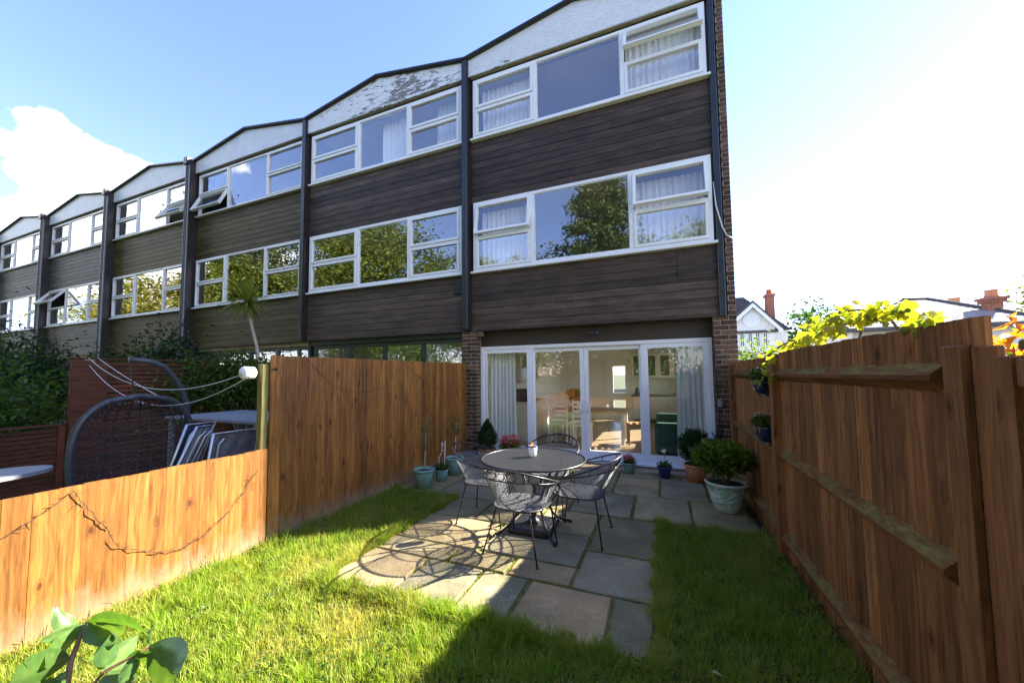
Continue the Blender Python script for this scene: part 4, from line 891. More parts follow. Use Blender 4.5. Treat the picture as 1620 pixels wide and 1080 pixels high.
def hang(y, z, label):
    t = thing('hanging_pot', (FX1-.03, y, z), label, 'hanging pot', 'blue pots hung on the shaded fence')
    w, d, h = .20, .13, .16; b = MB(); n = 12; prof = [(0, .55), (.03, .8), (.10, 1.0), (h*.9, 1.04), (h, 1.08), (h-.004, .98), (.06, .8)]
    vs = []
    for (zz, k) in prof:
        for q in range(n+1): a = math.pi*q/n; vs.append((FX1-.025-d*k*math.sin(a)**.8, y-w/2*k*math.cos(a), z+zz))
    m = len(prof); fs = [(i*(n+1)+q, i*(n+1)+q+1, (i+1)*(n+1)+q+1, (i+1)*(n+1)+q) for i in range(m-1) for q in range(n)]+[tuple(range(n+1)), tuple((m-1)*(n+1)+q for q in range(n+1))]
    fs += [(i*(n+1), (i+1)*(n+1), (i+1)*(n+1)+n, i*(n+1)+n) for i in range(m-2)]
    b.add(vs, fs); b.build('pot', 'navy_glaze', t, True); MB().tube([(FX1-.02, y, z+h-.01), (FX1-.01, y, z+h+.02)], .005, 5).build('hook', 'steel_black', t)
    leaf_mesh('foliage', blob_pts(230, (FX1-.09, y, z+h+.035), (.075, .13, .06), RNG), .055, 'leaf_mid', t, .45, .5); leaf_mesh('bloom', blob_pts(14, (FX1-.1, y+.06, z+h+.09), (.06, .10, .03), RNG), .022, 'petal_white', t, .9, .5)
hang(4.22, 1.375, 'dark blue half pot of greenery hung high on the fence, under the vine'); hang(4.17, .93, 'dark blue half pot of greenery hung low on the fence, above the middle rail')

# ------------------------------------------------------------------ the next garden: slatted screens, egg chair, folded furniture, washing line
SX = -8.10
def screen(ya, yb, zt, label, n):
    t = thing('slatted_screen', (SX, (ya+yb)/2, 0), label, 'screen', 'red-brown slatted screens of the next garden')
    for y in (ya, yb-.07): MB().cbox(SX-.035, y, -.05, SX+.035, y+.07, zt, .005).build('post', 'screen_wood', t)
    MB().cbox(SX-.04, ya-.01, zt+.001, SX+.04, yb+.01, zt+.03, .005).build('capping', 'screen_wood', t)
    h = (zt-.06)/n; L = yb-ya-.145
    b = MB().cbox(-.012, 0, 0, .012, L, h*.78, .003); me = bpy.data.meshes.new('slat'); me.from_pydata(b.v, [], b.f); me.update(); me.materials.append(MATS['screen_wood'])
    for k in range(n): link('slat', me, None, t, (SX, ya+.0725, .04+k*h))
    return t
screen(-.2, 1.58, .93, 'low slatted screen panel farthest from the houses', 14)
screen(1.60, 2.58, .93, 'low slatted screen panel next to the tall screen', 14)
t = screen(2.60, 4.30, 1.90, 'tall slatted screen panel with a broad plain end board, where the washing line is tied', 26); MB().cbox(SX+.04, 2.60, .0, SX+.062, 2.98, 1.88, .004).build('end_board', 'screen_wood', t)
screen(4.32, 6.10, 1.90, 'tall slatted screen panel half hidden by climbers', 26)
# hanging egg chair
EX, EY = -5.45, 2.24
st = thing('egg_chair_stand', (EX, EY+.2, -.05), 'curved dark steel stand of the hanging egg chair', 'chair stand')
p0 = atX(296, 745, -5.5); p1 = atX(296, 640, -5.5); p2 = atX(272, 592, -5.48); p3 = atX(240, 572, -5.46); p4 = atX(205, 568, -5.45)
MB().tube([(p0.x, p0.y+.05, -.03), (p0.x, p0.y+.03, .4), p0, p1, (p1+p2)/2+Vector((0, .015, .02)), p2, (p2+p3)/2+Vector((0, .01, .025)), p3, p4], .03, 10).build('pole', 'tube_grey', st, True)
MB().tube([(EX+.5*math.cos(a*math.pi/12), EY+.15+.62*math.sin(a*math.pi/12), -.02) for a in range(24)], .025, 8, closed=True).build('base_ring', 'tube_grey', st, True)
eg = thing('egg_chair', (EX, EY, .1), 'grey wicker hanging egg chair beyond the low sunlit fence', 'chair')
MB().tube([p4, (EX, EY, 1.42)], .008, 6).build('chain', 'steel_black', eg)
ECZ, EW, EHh, ED = .80, .50, .61, .55          # centre height, half width (along the fence), half height, depth
def eggp(v, ph):                # v 0 foot .. 1 crown, ph 0..1 from one side of the mouth round the back to the other
    t = 2*v-1; w = max(0, 1-abs(t)**2.5)**(1/2.5); a = math.pi*ph
    return (EX+.12-ED*w*math.sin(a), EY+EW*w*math.cos(a), ECZ+EHh*t)
rim = [eggp(q/28, 0) for q in range(29)]+[eggp(1-q/28, 1) for q in range(1, 28)]
MB().tube(rim, .027, 8, closed=True).build('rim', 'wicker', eg, True)
b = MB()
for q in range(len(rim)):       # binding round the rim
    p = Vector(rim[q]); n_ = Vector(rim[(q+1) % len(rim)])
    for u in (.1, .6): b.tube([p.lerp(n_, u), p.lerp(n_, u+.3)], .0305, 8)
tag(b.build('rim_binding', 'tube_grey', eg), kind='stuff')
b = MB()
for q in range(1, 14): b.tube([eggp(r/16, q/14) for r in range(17)], .0065, 5)
for r in range(1, 11): b.tube([eggp(r/11, q/16) for q in range(17)], .0055, 5)
b.build('weave_frame', 'wicker', eg, True)
b = MB(); rw_ = random.Random(4)
for r in range(24):
    for q in range(22):
        v0, p0_ = (r+.5)/24, (q+.5)/22
        for sg in (-1, 1): b.tube([eggp(v0-.028*sg, p0_-.03), eggp(v0, p0_+rw_.uniform(-.008, .008)), eggp(v0+.028*sg, p0_+.03)], .0032, 4, cap=False)
tag(b.build('wicker_weave', 'wicker', eg, True), kind='stuff')
cu_ = thing('seat_cushion', (EX, EY, .3), 'dark cushion inside the egg chair', 'cushion'); MB().lathe([(.05, 0), (.33, .03), (.36, .08), (.33, .13), (.05, .15)], (EX+.02, EY, .27), 20).build('pad', 'navy_fabric', cu_, True)
# folded loungers leaning in a row
def folded(x, pxa, pxb, pyt, tilt, label, mat):
    A_, B2 = atX(pxa, pyt, x), atX(pxb, pyt-6, x); ya, yb, z1 = A_.y, B2.y, (A_.z+B2.z)/2
    t = thing('folded_chair', (x, (ya+yb)/2, -.05), label, 'folding chair', 'folded garden chairs leaning behind the low fence')
    M = Matrix.Rotation(math.radians(tilt), 3, 'X'); c = (x, ya, z1*.5)
    def lean(b): b.v = [(p[0]+(p[2]-z1)*.10, p[1]+(p[2]-z1)*math.tan(math.radians(tilt)), p[2]) for p in b.v]; return b
    b = MB().tube([(x, ya, -.05), (x, ya, z1), (x, yb, z1), (x, yb, -.05)], .015, 7); lean(b).build('frame', 'alu', t, True)
    b = MB().grid(lambda u, v: (x-.004+.012*math.sin(u*23+v*9)*math.sin(v*17+u*5), ya+.015+(yb-ya-.03)*u, .15+(z1-.17)*v), 14, 14).grid(lambda u, v: (x-.018+.012*math.sin(u*23+v*9)*math.sin(v*17+u*5), ya+.015+(yb-ya-.03)*(1-u), .15+(z1-.17)*v), 14, 14); lean(b).build('sling', mat, t, True)
    b = MB().tube([(x+.035, ya+.05, -.05), (x+.035, ya+.05, z1*.9), (x+.05, ya+.08, z1*.95)], .012, 7); lean(b).build('leg', 'alu', t, True)
    b = MB().tube([(x+.035, yb-.05, -.05), (x+.035, yb-.05, z1*.9), (x+.05, yb-.02, z1*.95)], .012, 7); lean(b).build('leg', 'alu', t, True)
    return t
folded(-4.75, 296, 340, 672, 14, 'navy folding chair with white tube frame, next to the egg chair stand', 'navy_fabric')
folded(-4.55, 312, 338, 676, 20, 'narrow slanting white-framed folding chair in the middle of the folded row', 'grey_fabric')
folded(-4.15, 338, 414, 684, 5, 'grey folding lounger with a crinkled cover at the fence-post end of the row', 'grey_fabric')
gt_ = thing('slatted_table', (-5.6, 3.7, -.05), 'grey slatted patio table behind the folded chairs', 'table')
for k in range(8): MB().cbox(-6.5, 3.0+k*.13, 1.03, -4.5, 3.115+k*.13, 1.065, .004).build('slat', 'grey_slat', gt_)
for (x, y) in ((-6.4, 3.05), (-4.6, 3.05), (-6.4, 3.95), (-4.6, 3.95)): MB().cbox(x-.03, y-.03, -.05, x+.03, y+.03, 1.029, .004).build('leg', 'grey_slat', gt_)
ib = atX(20, 745, -5.2); tt = thing('side_table', (-5.2, ib.y-.25, -.05), 'small rounded grey table top beside the low slatted screen', 'table')
pts = [(-5.2+.28*math.cos(a*math.pi/14), ib.y-.18+.40*math.sin(a*math.pi/14)) for a in range(28)]
MB().prism(pts, lambda u, w: (u, w, ib.z-.03), lambda u, w: (u, w, ib.z)).build('tabletop', 'grey_slat', tt); MB().tube([(-5.2, ib.y-.2, -.05), (-5.2, ib.y-.2, ib.z-.031)], .02, 8).build('leg', 'tube_grey', tt)
# washing-line reel and lines
rl = thing('line_reel', (FX0-.11, 2.38, 1.6), 'round white washing line reel on the green fence post', 'line reel')
rc = Vector((FX0-.10, 2.36, 1.645))
MB().tube([rc+Vector((0, .045, 0)), rc+Vector((0, .03, 0)), rc+Vector((0, -.06, 0)), rc+Vector((0, -.07, 0))], [.042, .06, .06, .05], 18).build('case', 'cup_white', rl, True); MB().tube([rc+Vector((0, -.07, 0)), rc+Vector((0, -.078, 0))], .034, 16).build('hub', 'fascia_clean', rl, True)
def line(a, b_, sag, label):
    a, b_ = Vector(a), Vector(b_); pts = [a.lerp(b_, k/24)-Vector((0, 0, sag*4*(k/24)*(1-k/24))) for k in range(25)]
    o = MB().tube(pts, .0038, 6).build('washing_line', 'cord_white', None, True, origin=a); tag(o, label, 'washing line', 'washing lines across the next garden')
T1, T2, T3 = atX(140, 566, SX+.07), atX(155, 566, SX+.07), atX(141, 577, SX+.07)
line(rc+Vector((-.02, -.02, 0)), T1, .30, 'white washing line sagging deepest from reel to slatted screen')
line(rc+Vector((0, -.03, -.05)), T3, .42, 'white washing line hanging lowest, crossing behind the egg chair')
line(T2, eggp(.985, .02), .02, 'short white cord running down behind the egg chair rim')
hk = MB().tube([(FX0-.02, 2.52, 1.66), (FX0+.02, 2.55, 1.68), (FX0+.03, 2.52, 1.69), (FX0+.01, 2.50, 1.67)], .007, 6).build('line_hook', 'steel_black', None, True, origin=(FX0, 2.52, 1.66)); tag(hk, 'black hook for the washing line at the end of the tall fence', 'hook')

# ------------------------------------------------------------------ shrubs in the shaded gardens
def bush(name, c, r, n, size, lm, label, group=None, rng=None, aspect=.45, droop=.2, clumps=14):
    rng = rng or np.random.default_rng(int(abs(c[0]*100+c[1]*10)+n)); t = thing(name, (c[0], c[1], -.05), label, 'shrub', group)
    cc = blob_pts(clumps, c, np.array(r)*.72, rng, .2); k = rng.integers(0, clumps, n); pts = cc[k]+rng.normal(size=(n, 3))*np.array(r)*.26
    pts[:, 2] = np.maximum(pts[:, 2], .02); col = np.clip(rng.random(n)*.6+(k % 4)*.13, 0, 1)
    leaf_mesh('foliage', pts, size*rng.uniform(.6, 1.4, n), lm, t, aspect, .5, col, droop, rng=rng)
    s = MB()
    for q in range(min(clumps, 9)):
        e = Vector(cc[q]); s.tube([(c[0]+rng.uniform(-.06, .06), c[1]+rng.uniform(-.06, .06), -.05), (c[0]*.6+e.x*.4, c[1]*.6+e.y*.4, e.z*.55), e], [.02, .013, .004], 5)
    s.build('stem', 'bark', t); return t
G = 'shaded shrubs in front of the terrace'
bush('leafy_shrub', (-9.6, 2.1, 1.05), (1.3, .9, 1.2), 4200, .10, 'leaf_mid', 'mid-green arching shrub behind the low slatted screen', G)
bush('leafy_shrub', (-12.4, 3.2, 1.3), (2.0, 1.1, 1.35), 4500, .11, 'leaf_dark', 'dark dense shrub before the fifth and sixth houses', G)
bush('leafy_shrub', (-9.4, 4.3, 1.35), (.95, .9, 1.35), 3800, .10, 'leaf_dark', 'dark tall shrub rising behind the tall slatted screen', G)
bush('leafy_shrub', (-13.2, 5.0, 1.4), (1.6, .8, 1.5), 3800, .11, 'leaf_green', 'green shrub in front of the fourth house', G)
bush('leafy_shrub', (-16.5, 4.6, 1.4), (1.8, .9, 1.6), 3400, .12, 'leaf_dark', 'dark shrub with tall sprays in front of the fifth house', G)
bush('leafy_shrub', (-8.6, 5.6, 1.35), (.9, .7, 1.0), 3600, .09, 'leaf_green', 'green shrub beneath the spiky palm', G)
bush('climber', (-7.85, 5.0, 1.35), (.30, 1.5, .75), 5200, .09, 'leaf_mid', 'bright green climber hanging over the tall slatted screen', G, droop=.6)
bush('climber', (-7.6, 5.9, 1.0), (.6, .5, .95), 2600, .09, 'leaf_green', 'leafy climber filling the corner by the green folding doors', G, droop=.5)
bush('leafy_shrub', (-20, 4.2, 1.2), (2.2, 1.2, 1.5), 3000, .13, 'leaf_dark', 'dark shrub in front of the sixth house', G)
sil = bush('silver_shrub', (-7.2, 1.35, .95), (.35, .3, .55), 500, .11, 'leaf_gloss', 'narrow-leaved grey-green shrub near the low slatted screen', G, aspect=.25)
# cabbage palm
pc = atY(391, 478, 5.5); pl = thing('cabbage_palm', (pc.x+.35, pc.y, -.05), 'spiky cabbage palm with a thin leaning trunk in front of the third house', 'palm')
pb_ = atY(407, 550, 5.5)
MB().tube([(pb_.x+.15, pb_.y, -.05), (pb_.x+.12, pb_.y, 1.2), pb_, atY(398, 515, 5.5), pc], [.045, .04, .036, .033, .03], 8).build('trunk', 'bark_pale', pl, True)
b = MB(); rp = random.Random(2); lv = []; lf_ = []
for k in range(170):
    th = rp.uniform(0, 6.28); el = rp.uniform(-.75, 1.35); L = rp.uniform(.5, .78); d = Vector((math.cos(th)*math.cos(el), math.sin(th)*math.cos(el), math.sin(el))); sd = d.cross(Vector((0, 0, 1))).normalized()*.019
    p1 = pc+d*L*.55; p2 = pc+d*L+Vector((0, 0, -.10*math.cos(el)-.03)); o = len(lv); lv += [pc-sd*.5, pc+sd*.5, p1+sd, p1-sd, p2]; lf_ += [(o, o+1, o+2), (o, o+2, o+3), (o+3, o+2, o+4)]
me = np_mesh('leaves', np.array([tuple(v-wloc(pl)) for v in lv]), np.array(lf_)); a = me.attributes.new('lc', 'FLOAT', 'POINT'); a.data.foreach_set('value', np.repeat(RNG.random(170), 5).astype(np.float32)); link('crown', me, 'palm_leaf', pl)

# ------------------------------------------------------------------ trees at the far end of the gardens (seen mirrored in the windows)
def tree(x, y, h, r, lm, label, n=9000, leaf=.30, conifer=False, seed=1, trunk=.22, low=.22, name=None, group='trees beyond the end of the gardens'):
    rng = np.random.default_rng(seed); t = thing(name or ('conifer_tree' if conifer else 'broadleaf_tree'), (x, y, -.07), label, 'tree', group); T = MB(); pts = []; dirs = []
    if conifer:
        T.tube([(x, y, -.07), (x+.1, y, h*.5), (x, y, h*.97)], [trunk, trunk*.6, .02], 8)
        for k in range(70):
            f = (k+.5)/70; z = h*(.08+.9*f); rr = r*(1-f**2.6)*rng.uniform(.72, 1.12)+.15; a = k*2.4+rng.uniform(-.4, .4); e = Vector((x+rr*math.cos(a), y+rr*math.sin(a), z-rr*.12)); s0 = Vector((x, y, z))
            T.tube([s0, s0.lerp(e, .6), e], [.05, .03, .01], 5); m_ = n//70
            u = rng.random((m_, 1))**.6; p = np.array(s0)*(1-u)+np.array(e)*u+rng.normal(size=(m_, 3))*np.array((.38, .38, .28))*(.5+rr/r*.6); pts.append(p)
    else:
        T.tube([(x, y, -.07), (x+.15, y+.1, h*.3), (x+.1, y, h*.55)], [trunk, trunk*.8, trunk*.5], 9); nc = 46
        cc = blob_pts(nc, (x, y, h*(low+(1-low)*.5)), (r, r, h*(1-low)*.5), rng, .35)
        for k in range(nc):
            e = Vector(cc[k]); s0 = Vector((x+.1, y, h*rng.uniform(.22, .5))); mid = s0.lerp(e, .5)+Vector((0, 0, .3)); T.tube([s0, mid, e], [trunk*.35, trunk*.2, .02], 5)
            m_ = n//nc; rad = r*rng.uniform(.22, .36); p = np.array(e)+rng.normal(size=(m_, 3))*rad*np.array((.62, .62, .45)); pts.append(p)
    T.build('trunk', 'bark', t, True); pts = np.concatenate(pts)
    col = np.clip(rng.random(len(pts))*.55+np.repeat(rng.random(len(pts)//50+1), 50)[:len(pts)]*.45, 0, 1)
    leaf_mesh('crown', pts, leaf*rng.uniform(.6, 1.3, len(pts)), lm, t, .6, .3, col, .15, rng=rng); return t
tree(-3.0, -8.8, 14.3, 3.7, 'leaf_conifer', 'tall dense conifer mirrored in the big middle-floor pane of the end house', 32000, .22, True, 3)
tree(-19.5, -9, 13.2, 4.6, 'leaf_olive', 'large yellow-green broadleaf tree mirrored in the second house windows', 34000, .25, seed=4)
tree(-12.6, -10, 11.2, 2.9, 'leaf_olive', 'smaller yellow-green tree mirrored below a patch of sky', 18000, .22, seed=5)
tree(-8.6, -11, 10.4, 2.0, 'leaf_gold', 'slim golden tree mirrored beside the party strip', 9000, .17, seed=6)
tree(-30, -10, 17.6, 6.0, 'leaf_olive', 'tallest spreading tree mirrored in the third house windows', 38000, .30, seed=7)
tree(-45, -9, 12.5, 5.5, 'leaf_gold', 'golden spreading tree mirrored in the fourth house windows', 28000, .30, seed=8)
tree(3.0, -10, 10.5, 3.2, 'leaf_olive', 'yellow-green tree mirrored in the window by the brick corner', 16000, .22, seed=9)
tree(-66, -12, 12, 6, 'leaf_gold', 'golden tree mirrored in the sixth house windows', 18000, .34, seed=10)
for k, (x, lab) in enumerate(((-8.5, 'tall hedge mirrored in the green folding doors nearest the brick pier'), (-14.5, 'tall hedge mirrored in the middle of the green folding doors'), (-21, 'tall hedge mirrored in the far end of the green folding doors'))):
    bush('tall_hedge', (x, -5.6-k*.4, 2.4), (3.4, .9, 2.6), 9000, .17, 'leaf_olive' if k != 1 else 'leaf_bright', lab, 'hedges at the ends of the gardens', clumps=34)
hd = bush('garden_hedge', (-1.5, -6.6, 1.4), (4.5, .7, 1.6), 7000, .16, 'leaf_mid', 'hedge behind the fence at the far end of the lawn', clumps=30)

# ------------------------------------------------------------------ beyond the right fence
gy = 40.0
apx = atY(1189, 480, gy); el_ = atY(1147, 516, gy); er_ = atY(1226, 516, gy); gw = apx.x-el_.x
gh = thing('gabled_house', (apx.x, gy, -.07), 'white gabled villa with a round attic window and a tall red chimney', 'house')
ez = er_.z; xl, xr = apx.x-gw, apx.x+(er_.x-apx.x)
MB().prism([(xl, -.05), (xr, -.05), (xr, ez), (apx.x, apx.z-.35), (xl, ez)], lambda u, w: (u, gy, w), lambda u, w: (u, gy+6, w)).build('gable_wall', 'house_white', gh)
for (a, c) in (((xl-.5, ez-.35), (apx.x, apx.z)), ((apx.x, apx.z), (xr+.5, ez-.35))):
    dx, dz = c[0]-a[0], c[1]-a[1]; L = math.hypot(dx, dz); nx, nz_ = -dz/L*.28, dx/L*.28
    MB().prism([a, c, (c[0]+nx*0, c[1]-.42), (a[0], a[1]-.42)], lambda u, w: (u, gy-.5, w), lambda u, w: (u, gy-.35, w)).build('barge_board', 'timber_white', gh)
    MB().prism([(a[0], a[1]+.02), (c[0], c[1]+.02), (c[0], c[1]+.22), (a[0], a[1]+.22)], lambda u, w: (u, gy-.55, w), lambda u, w: (u, gy+5, w)).build('roof', 'tile_dark', gh)
MB().box(xl-.2, gy-.12, ez-.55, xr+.2, gy-.002, ez-.30).build('string_course', 'lead_dark', gh)
rp0 = atY(1150, 470, gy+4); rp1 = atY(1176, 470, gy+4); rp2 = atY(1233, 507, gy+4); rpz = 0
MB().add([(rp0.x-3, gy+1.5, ez-.3), (rp2.x+.3, gy+1.5, ez-.2), (rp1.x, gy+4, rp1.z), (rp0.x-3, gy+4, rp1.z), (rp2.x+.3, gy+9, ez-.2), (rp0.x-3, gy+9, ez-.3)], [(0, 1, 2, 3), (1, 4, 2), (3, 2, 4, 5), (0, 3, 5), (0, 5, 4, 1)]).build('main_roof', 'tile_dark', gh)
MB().box(rp0.x-2.8, gy+1.7, -.05, rp2.x, gy+8.8, ez-.22).build('main_wall', 'house_white', gh)
cw = atY(1189, 506, gy-.02); win = MB().lathe([(.62, -.04), (.72, -.04), (.72, .06), (.62, .06)], (0, 0, 0), 24)
win.v = [(cw.x+p[0], gy-.03+p[2], cw.z+p[1]) for p in win.v]; rwn = win.build('round_window', 'timber_white', gh)
g = MB().lathe([(.62, 0), (.62, .02)], (0, 0, 0), 24); g.v = [(cw.x+p[0], gy-.03+p[2], cw.z+p[1]) for p in g.v]; g.build('pane', 'appliance', rwn)
MB().box(cw.x-.62, gy-.06, cw.z-.03, cw.x+.62, gy-.045, cw.z+.03).box(cw.x-.03, gy-.065, cw.z-.62, cw.x+.03, gy-.061, cw.z+.62).build('glazing_bar', 'timber_white', rwn)
for x in (1174, 1187, 1199, 1211):
    a, c = atY(x-4.0, 526, gy-.02), atY(x+4.0, 548, gy-.02); w_ = MB(); frame_ring(w_, a.x, c.x, c.z, a.z, .05, gy-.06, gy-.003); w_.box((a.x+c.x)/2-.025, gy-.05, c.z+.05, (a.x+c.x)/2+.025, gy-.004, a.z-.05)
    o = w_.build('window', 'timber_white', gh); MB().box(a.x+.05, gy-.02, c.z+.05, c.x-.05, gy-.01, a.z-.05).build('pane', 'appliance', o)
c0, c1 = atY(1212, 490, gy+3), atY(1223, 469, gy+3); ck = MB().box(c0.x, gy+2.6, c0.z-1.5, c1.x, gy+3.5, c1.z).box(c0.x-.1, gy+2.5, c1.z+.002, c1.x+.1, gy+3.6, c1.z+.22); o = ck.build('chimney', 'brick_red', gh)
c2_ = atY(1217, 459, gy+3); MB().lathe([(.26, 0), (.22, .5), (.26, c2_.z-c1.z-.2)], ((c0.x+c1.x)/2, gy+3.05, c1.z+.22), 12).build('chimney_pot', 'terracotta', gh, True)
# slate-roofed villa
by = 21.0; A = atY(1338, 516, by); B_ = atY(1668, 507, by); AP = atY(1432, 473, by+3.2); ze = (A.z+B_.z)/2-.05
vl = thing('hipped_villa', ((A.x+B_.x)/2, by, -.07), 'white villa with a pale slate hipped roof and two brick chimneys', 'house')
MB().box(A.x+.35, by+.35, -.05, B_.x-.35, by+7.5, ze-.02).build('wall', 'house_white', vl)
MB().add([(A.x, by, ze), (B_.x, by, ze), (B_.x, by+8, ze), (A.x, by+8, ze), (AP.x, by+3.6, AP.z), (AP.x+1.2, by+4.0, AP.z), (A.x, by, ze-.1), (B_.x, by, ze-.1), (B_.x, by+8, ze-.1), (A.x, by+8, ze-.1)], [(0, 1, 5, 4), (1, 2, 5), (2, 3, 4, 5), (3, 0, 4), (6, 7, 1, 0), (7, 8, 2, 1), (8, 9, 3, 2), (9, 6, 0, 3), (9, 8, 7, 6)])
vr = MB().add([(A.x, by, ze), (B_.x, by, ze), (B_.x, by+8, ze), (A.x, by+8, ze), (AP.x, by+3.6, AP.z), (AP.x+1.2, by+4.0, AP.z), (A.x, by, ze-.1), (B_.x, by, ze-.1), (B_.x, by+8, ze-.1), (A.x, by+8, ze-.1)], [(0, 1, 5, 4), (1, 2, 5), (2, 3, 4, 5), (3, 0, 4), (6, 7, 1, 0), (7, 8, 2, 1), (8, 9, 3, 2), (9, 6, 0, 3), (9, 8, 7, 6)]).build('roof', 'slate', vl)
# slates laid in courses on the near slope
b = MB(); P0, P1, P2, P3 = [Vector(p) for p in ((A.x, by, ze), (B_.x, by, ze), (AP.x+1.2, by+4.0, AP.z), (AP.x, by+3.6, AP.z))]
nrm = (P1-P0).cross(P3-P0).normalized(); rsl = random.Random(8)
NC = 16
for r in range(NC):
    a0, a1 = P0.lerp(P3, r/NC), P1.lerp(P2, r/NC); b0, b1 = P0.lerp(P3, min(1, (r+1.25)/NC)), P1.lerp(P2, min(1, (r+1.25)/NC)); n = max(2, int((a1-a0).length/.34))
    for k in range(n):
        off = .5/n if r % 2 else 0; u0, u1 = min(1, k/n+off+.0006), min(1, (k+1)/n+off-.0006)
        if u1-u0 < .2/n: continue
        l = .018+rsl.uniform(0, .012); q = [a0.lerp(a1, u0)+nrm*(l+.02), a0.lerp(a1, u1)+nrm*(l+.02), b0.lerp(b1, u1)+nrm*.008, b0.lerp(b1, u0)+nrm*.008, a0.lerp(a1, u0)+nrm*.002, a0.lerp(a1, u1)+nrm*.002]
        b.add(q, [(0, 1, 2, 3), (4, 5, 1, 0)])
tag(b.build('slates', 'slate', vr), kind='stuff')
for (p, q) in (((A.x, by, ze), (AP.x, by+3.6, AP.z)), ((B_.x, by, ze), (AP.x+1.2, by+4.0, AP.z)), ((AP.x, by+3.6, AP.z), (AP.x+1.2, by+4.0, AP.z))): MB().tube([Vector(p)+Vector((0, 0, .06)), Vector(q)+Vector((0, 0, .06))], .085, 8).build('hip_tile', 'lead_dark', vr)
MB().box(A.x-.06, by-.12, ze-.16, B_.x, by-.002, ze-.03).build('gutter', 'lead_dark', vl); MB().tube([(A.x+.5, by-.06, ze-.16), (A.x+.5, by+.2, ze-.5), (A.x+.5, by+.28, 0)], .05, 8).build('downpipe', 'lead_dark', vl)
def chim(x0, x1, yt, yp, yb, dist, pr):
    a, c = atY(x0, yt, dist), atY(x1, yb, dist); w = c.x-a.x
    o = MB().box(a.x, dist, c.z-1.5, c.x, dist+w*.9, a.z-.25).box(a.x-.08, dist-.08, a.z-.248, c.x+.08, dist+w*.9+.08, a.z-.12).box(a.x-.14, dist-.14, a.z-.118, c.x+.14, dist+w*.9+.14, a.z).build('chimney', 'brick_red', vl)
    pz = atY(x0, yp, dist).z; MB().lathe([(pr*1.05, 0), (pr*.9, .1), (pr*.85, pz-a.z-.06), (pr, pz-a.z)], ((a.x+c.x)/2, dist+w*.45, a.z+.002), 14).build('chimney_pot', 'terracotta', vl, True)
chim(1563, 1589, 470, 458, 497, 22.5, .22); chim(1506, 1522, 484, 471, 492, 25.5, .24)
w0 = atY(1350, 524, by+.34); 
for k in range(5):
    xa = w0.x+.9+k*2.4; f_ = MB(); frame_ring(f_, xa, xa+1.1, ze-1.9, ze-.55, .09, by+.29, by+.348); o = f_.build('window', 'timber_white', vl); MB().box(xa+.09, by+.31, ze-1.81, xa+1.01, by+.32, ze-.64).build('pane', 'appliance', o)
tree(17.5, 52, 9.6, 4.5, 'leaf_green', 'far green tree between the gabled villa and the slate roof', 3500, .5, seed=21, group='trees beyond the right fence', low=.1)
tree(22.5, 30, 8.2, 3.0, 'leaf_olive', 'green tree behind the brick chimney of the slate-roofed villa', 5000, .3, seed=22, group='trees beyond the right fence', low=.1)
def far_bush(px, py, Y, r, lm, label, n, size):
    c = atY(px, py, Y); return bush('garden_shrub', (c.x, c.y, max(.5, c.z-r[2]*.6)), r, n, size, lm, label, 'shrubs beyond the right fence')
c = atX(1600, 520, 1.75); au = bush('autumn_shrub', (2.0, c.y, c.z-.28), (.55, .40, .35), 1500, .085, 'leaf_autumn', 'orange autumn-leaved shrub showing over the lower fence', 'shrubs beyond the right fence', droop=.4)
bush('garden_shrub', (1.9, c.y+.55, c.z-.42), (.5, .45, .40), 1200, .08, 'leaf_mid', 'green shrub beside the orange one, over the lower fence', 'shrubs beyond the right fence')
far_bush(1180, 552, 9.5, (.9, .5, .7), 'leaf_bright', 'light green shrub showing over the fence by the brick corner', 2200, .09)
# grape vine over the fence: stems and big backlit leaves
gv = thing('grape_vine', (FX1+.15, 3.9, 0), 'yellow-leaved grape vine sprawling along the top of the shaded fence', 'vine')
vp = [atX(x, y, FX1+dx) for x, y, dx in ((1200, 585, -.02), (1216, 558, .06), (1250, 540, .10), (1300, 528, .14), (1345, 510, .16), (1380, 497, .16), (1405, 499, .12), (1420, 520, .04))]
MB().tube([(FX1+.2, 5.1, -.05), (FX1+.15, 5.0, 1.2), vp[1]]+vp[2:], [.014, .013, .011, .010, .009, .008, .007, .006, .006], 6).build('stem', 'bark', gv, True)
MB().tube([vp[3], atX(1330, 492, FX1+.2), atX(1400, 488, FX1+.16), atX(1470, 505, FX1+.06)], [.008, .007, .006, .003], 6).build('stem', 'bark', gv, True); MB().tube([vp[1], atX(1195, 560, FX1+.15), atX(1180, 545, FX1+.3)], [.007, .006, .003], 6).build('stem', 'bark', gv, True)
def vine_leaf(c, size, rr):
    d = Vector((rr.uniform(-1, 1), rr.uniform(-1, 1), rr.uniform(-1.3, .2))).normalized(); n_ = Vector((rr.uniform(-.7, .3), rr.uniform(-.6, .6), rr.uniform(.2, 1))); s_ = d.cross(n_).normalized(); n_ = s_.cross(d)
    out = [c]; prof = ((-.10, .28), (.12, .52), (.30, .34), (.52, .50), (.66, .26), (1.0, 0), (.66, -.26), (.52, -.50), (.30, -.34), (.12, -.52), (-.10, -.28))
    out += [c+d*size*u+s_*size*w+n_*size*(-.22*u*u+.16*abs(w)*rr.uniform(.4, 1.2)) for u, w in prof]; return out, [(0, k, k+1) for k in range(1, 11)]
rr = random.Random(12); vv, ff, cl_ = [], [], []
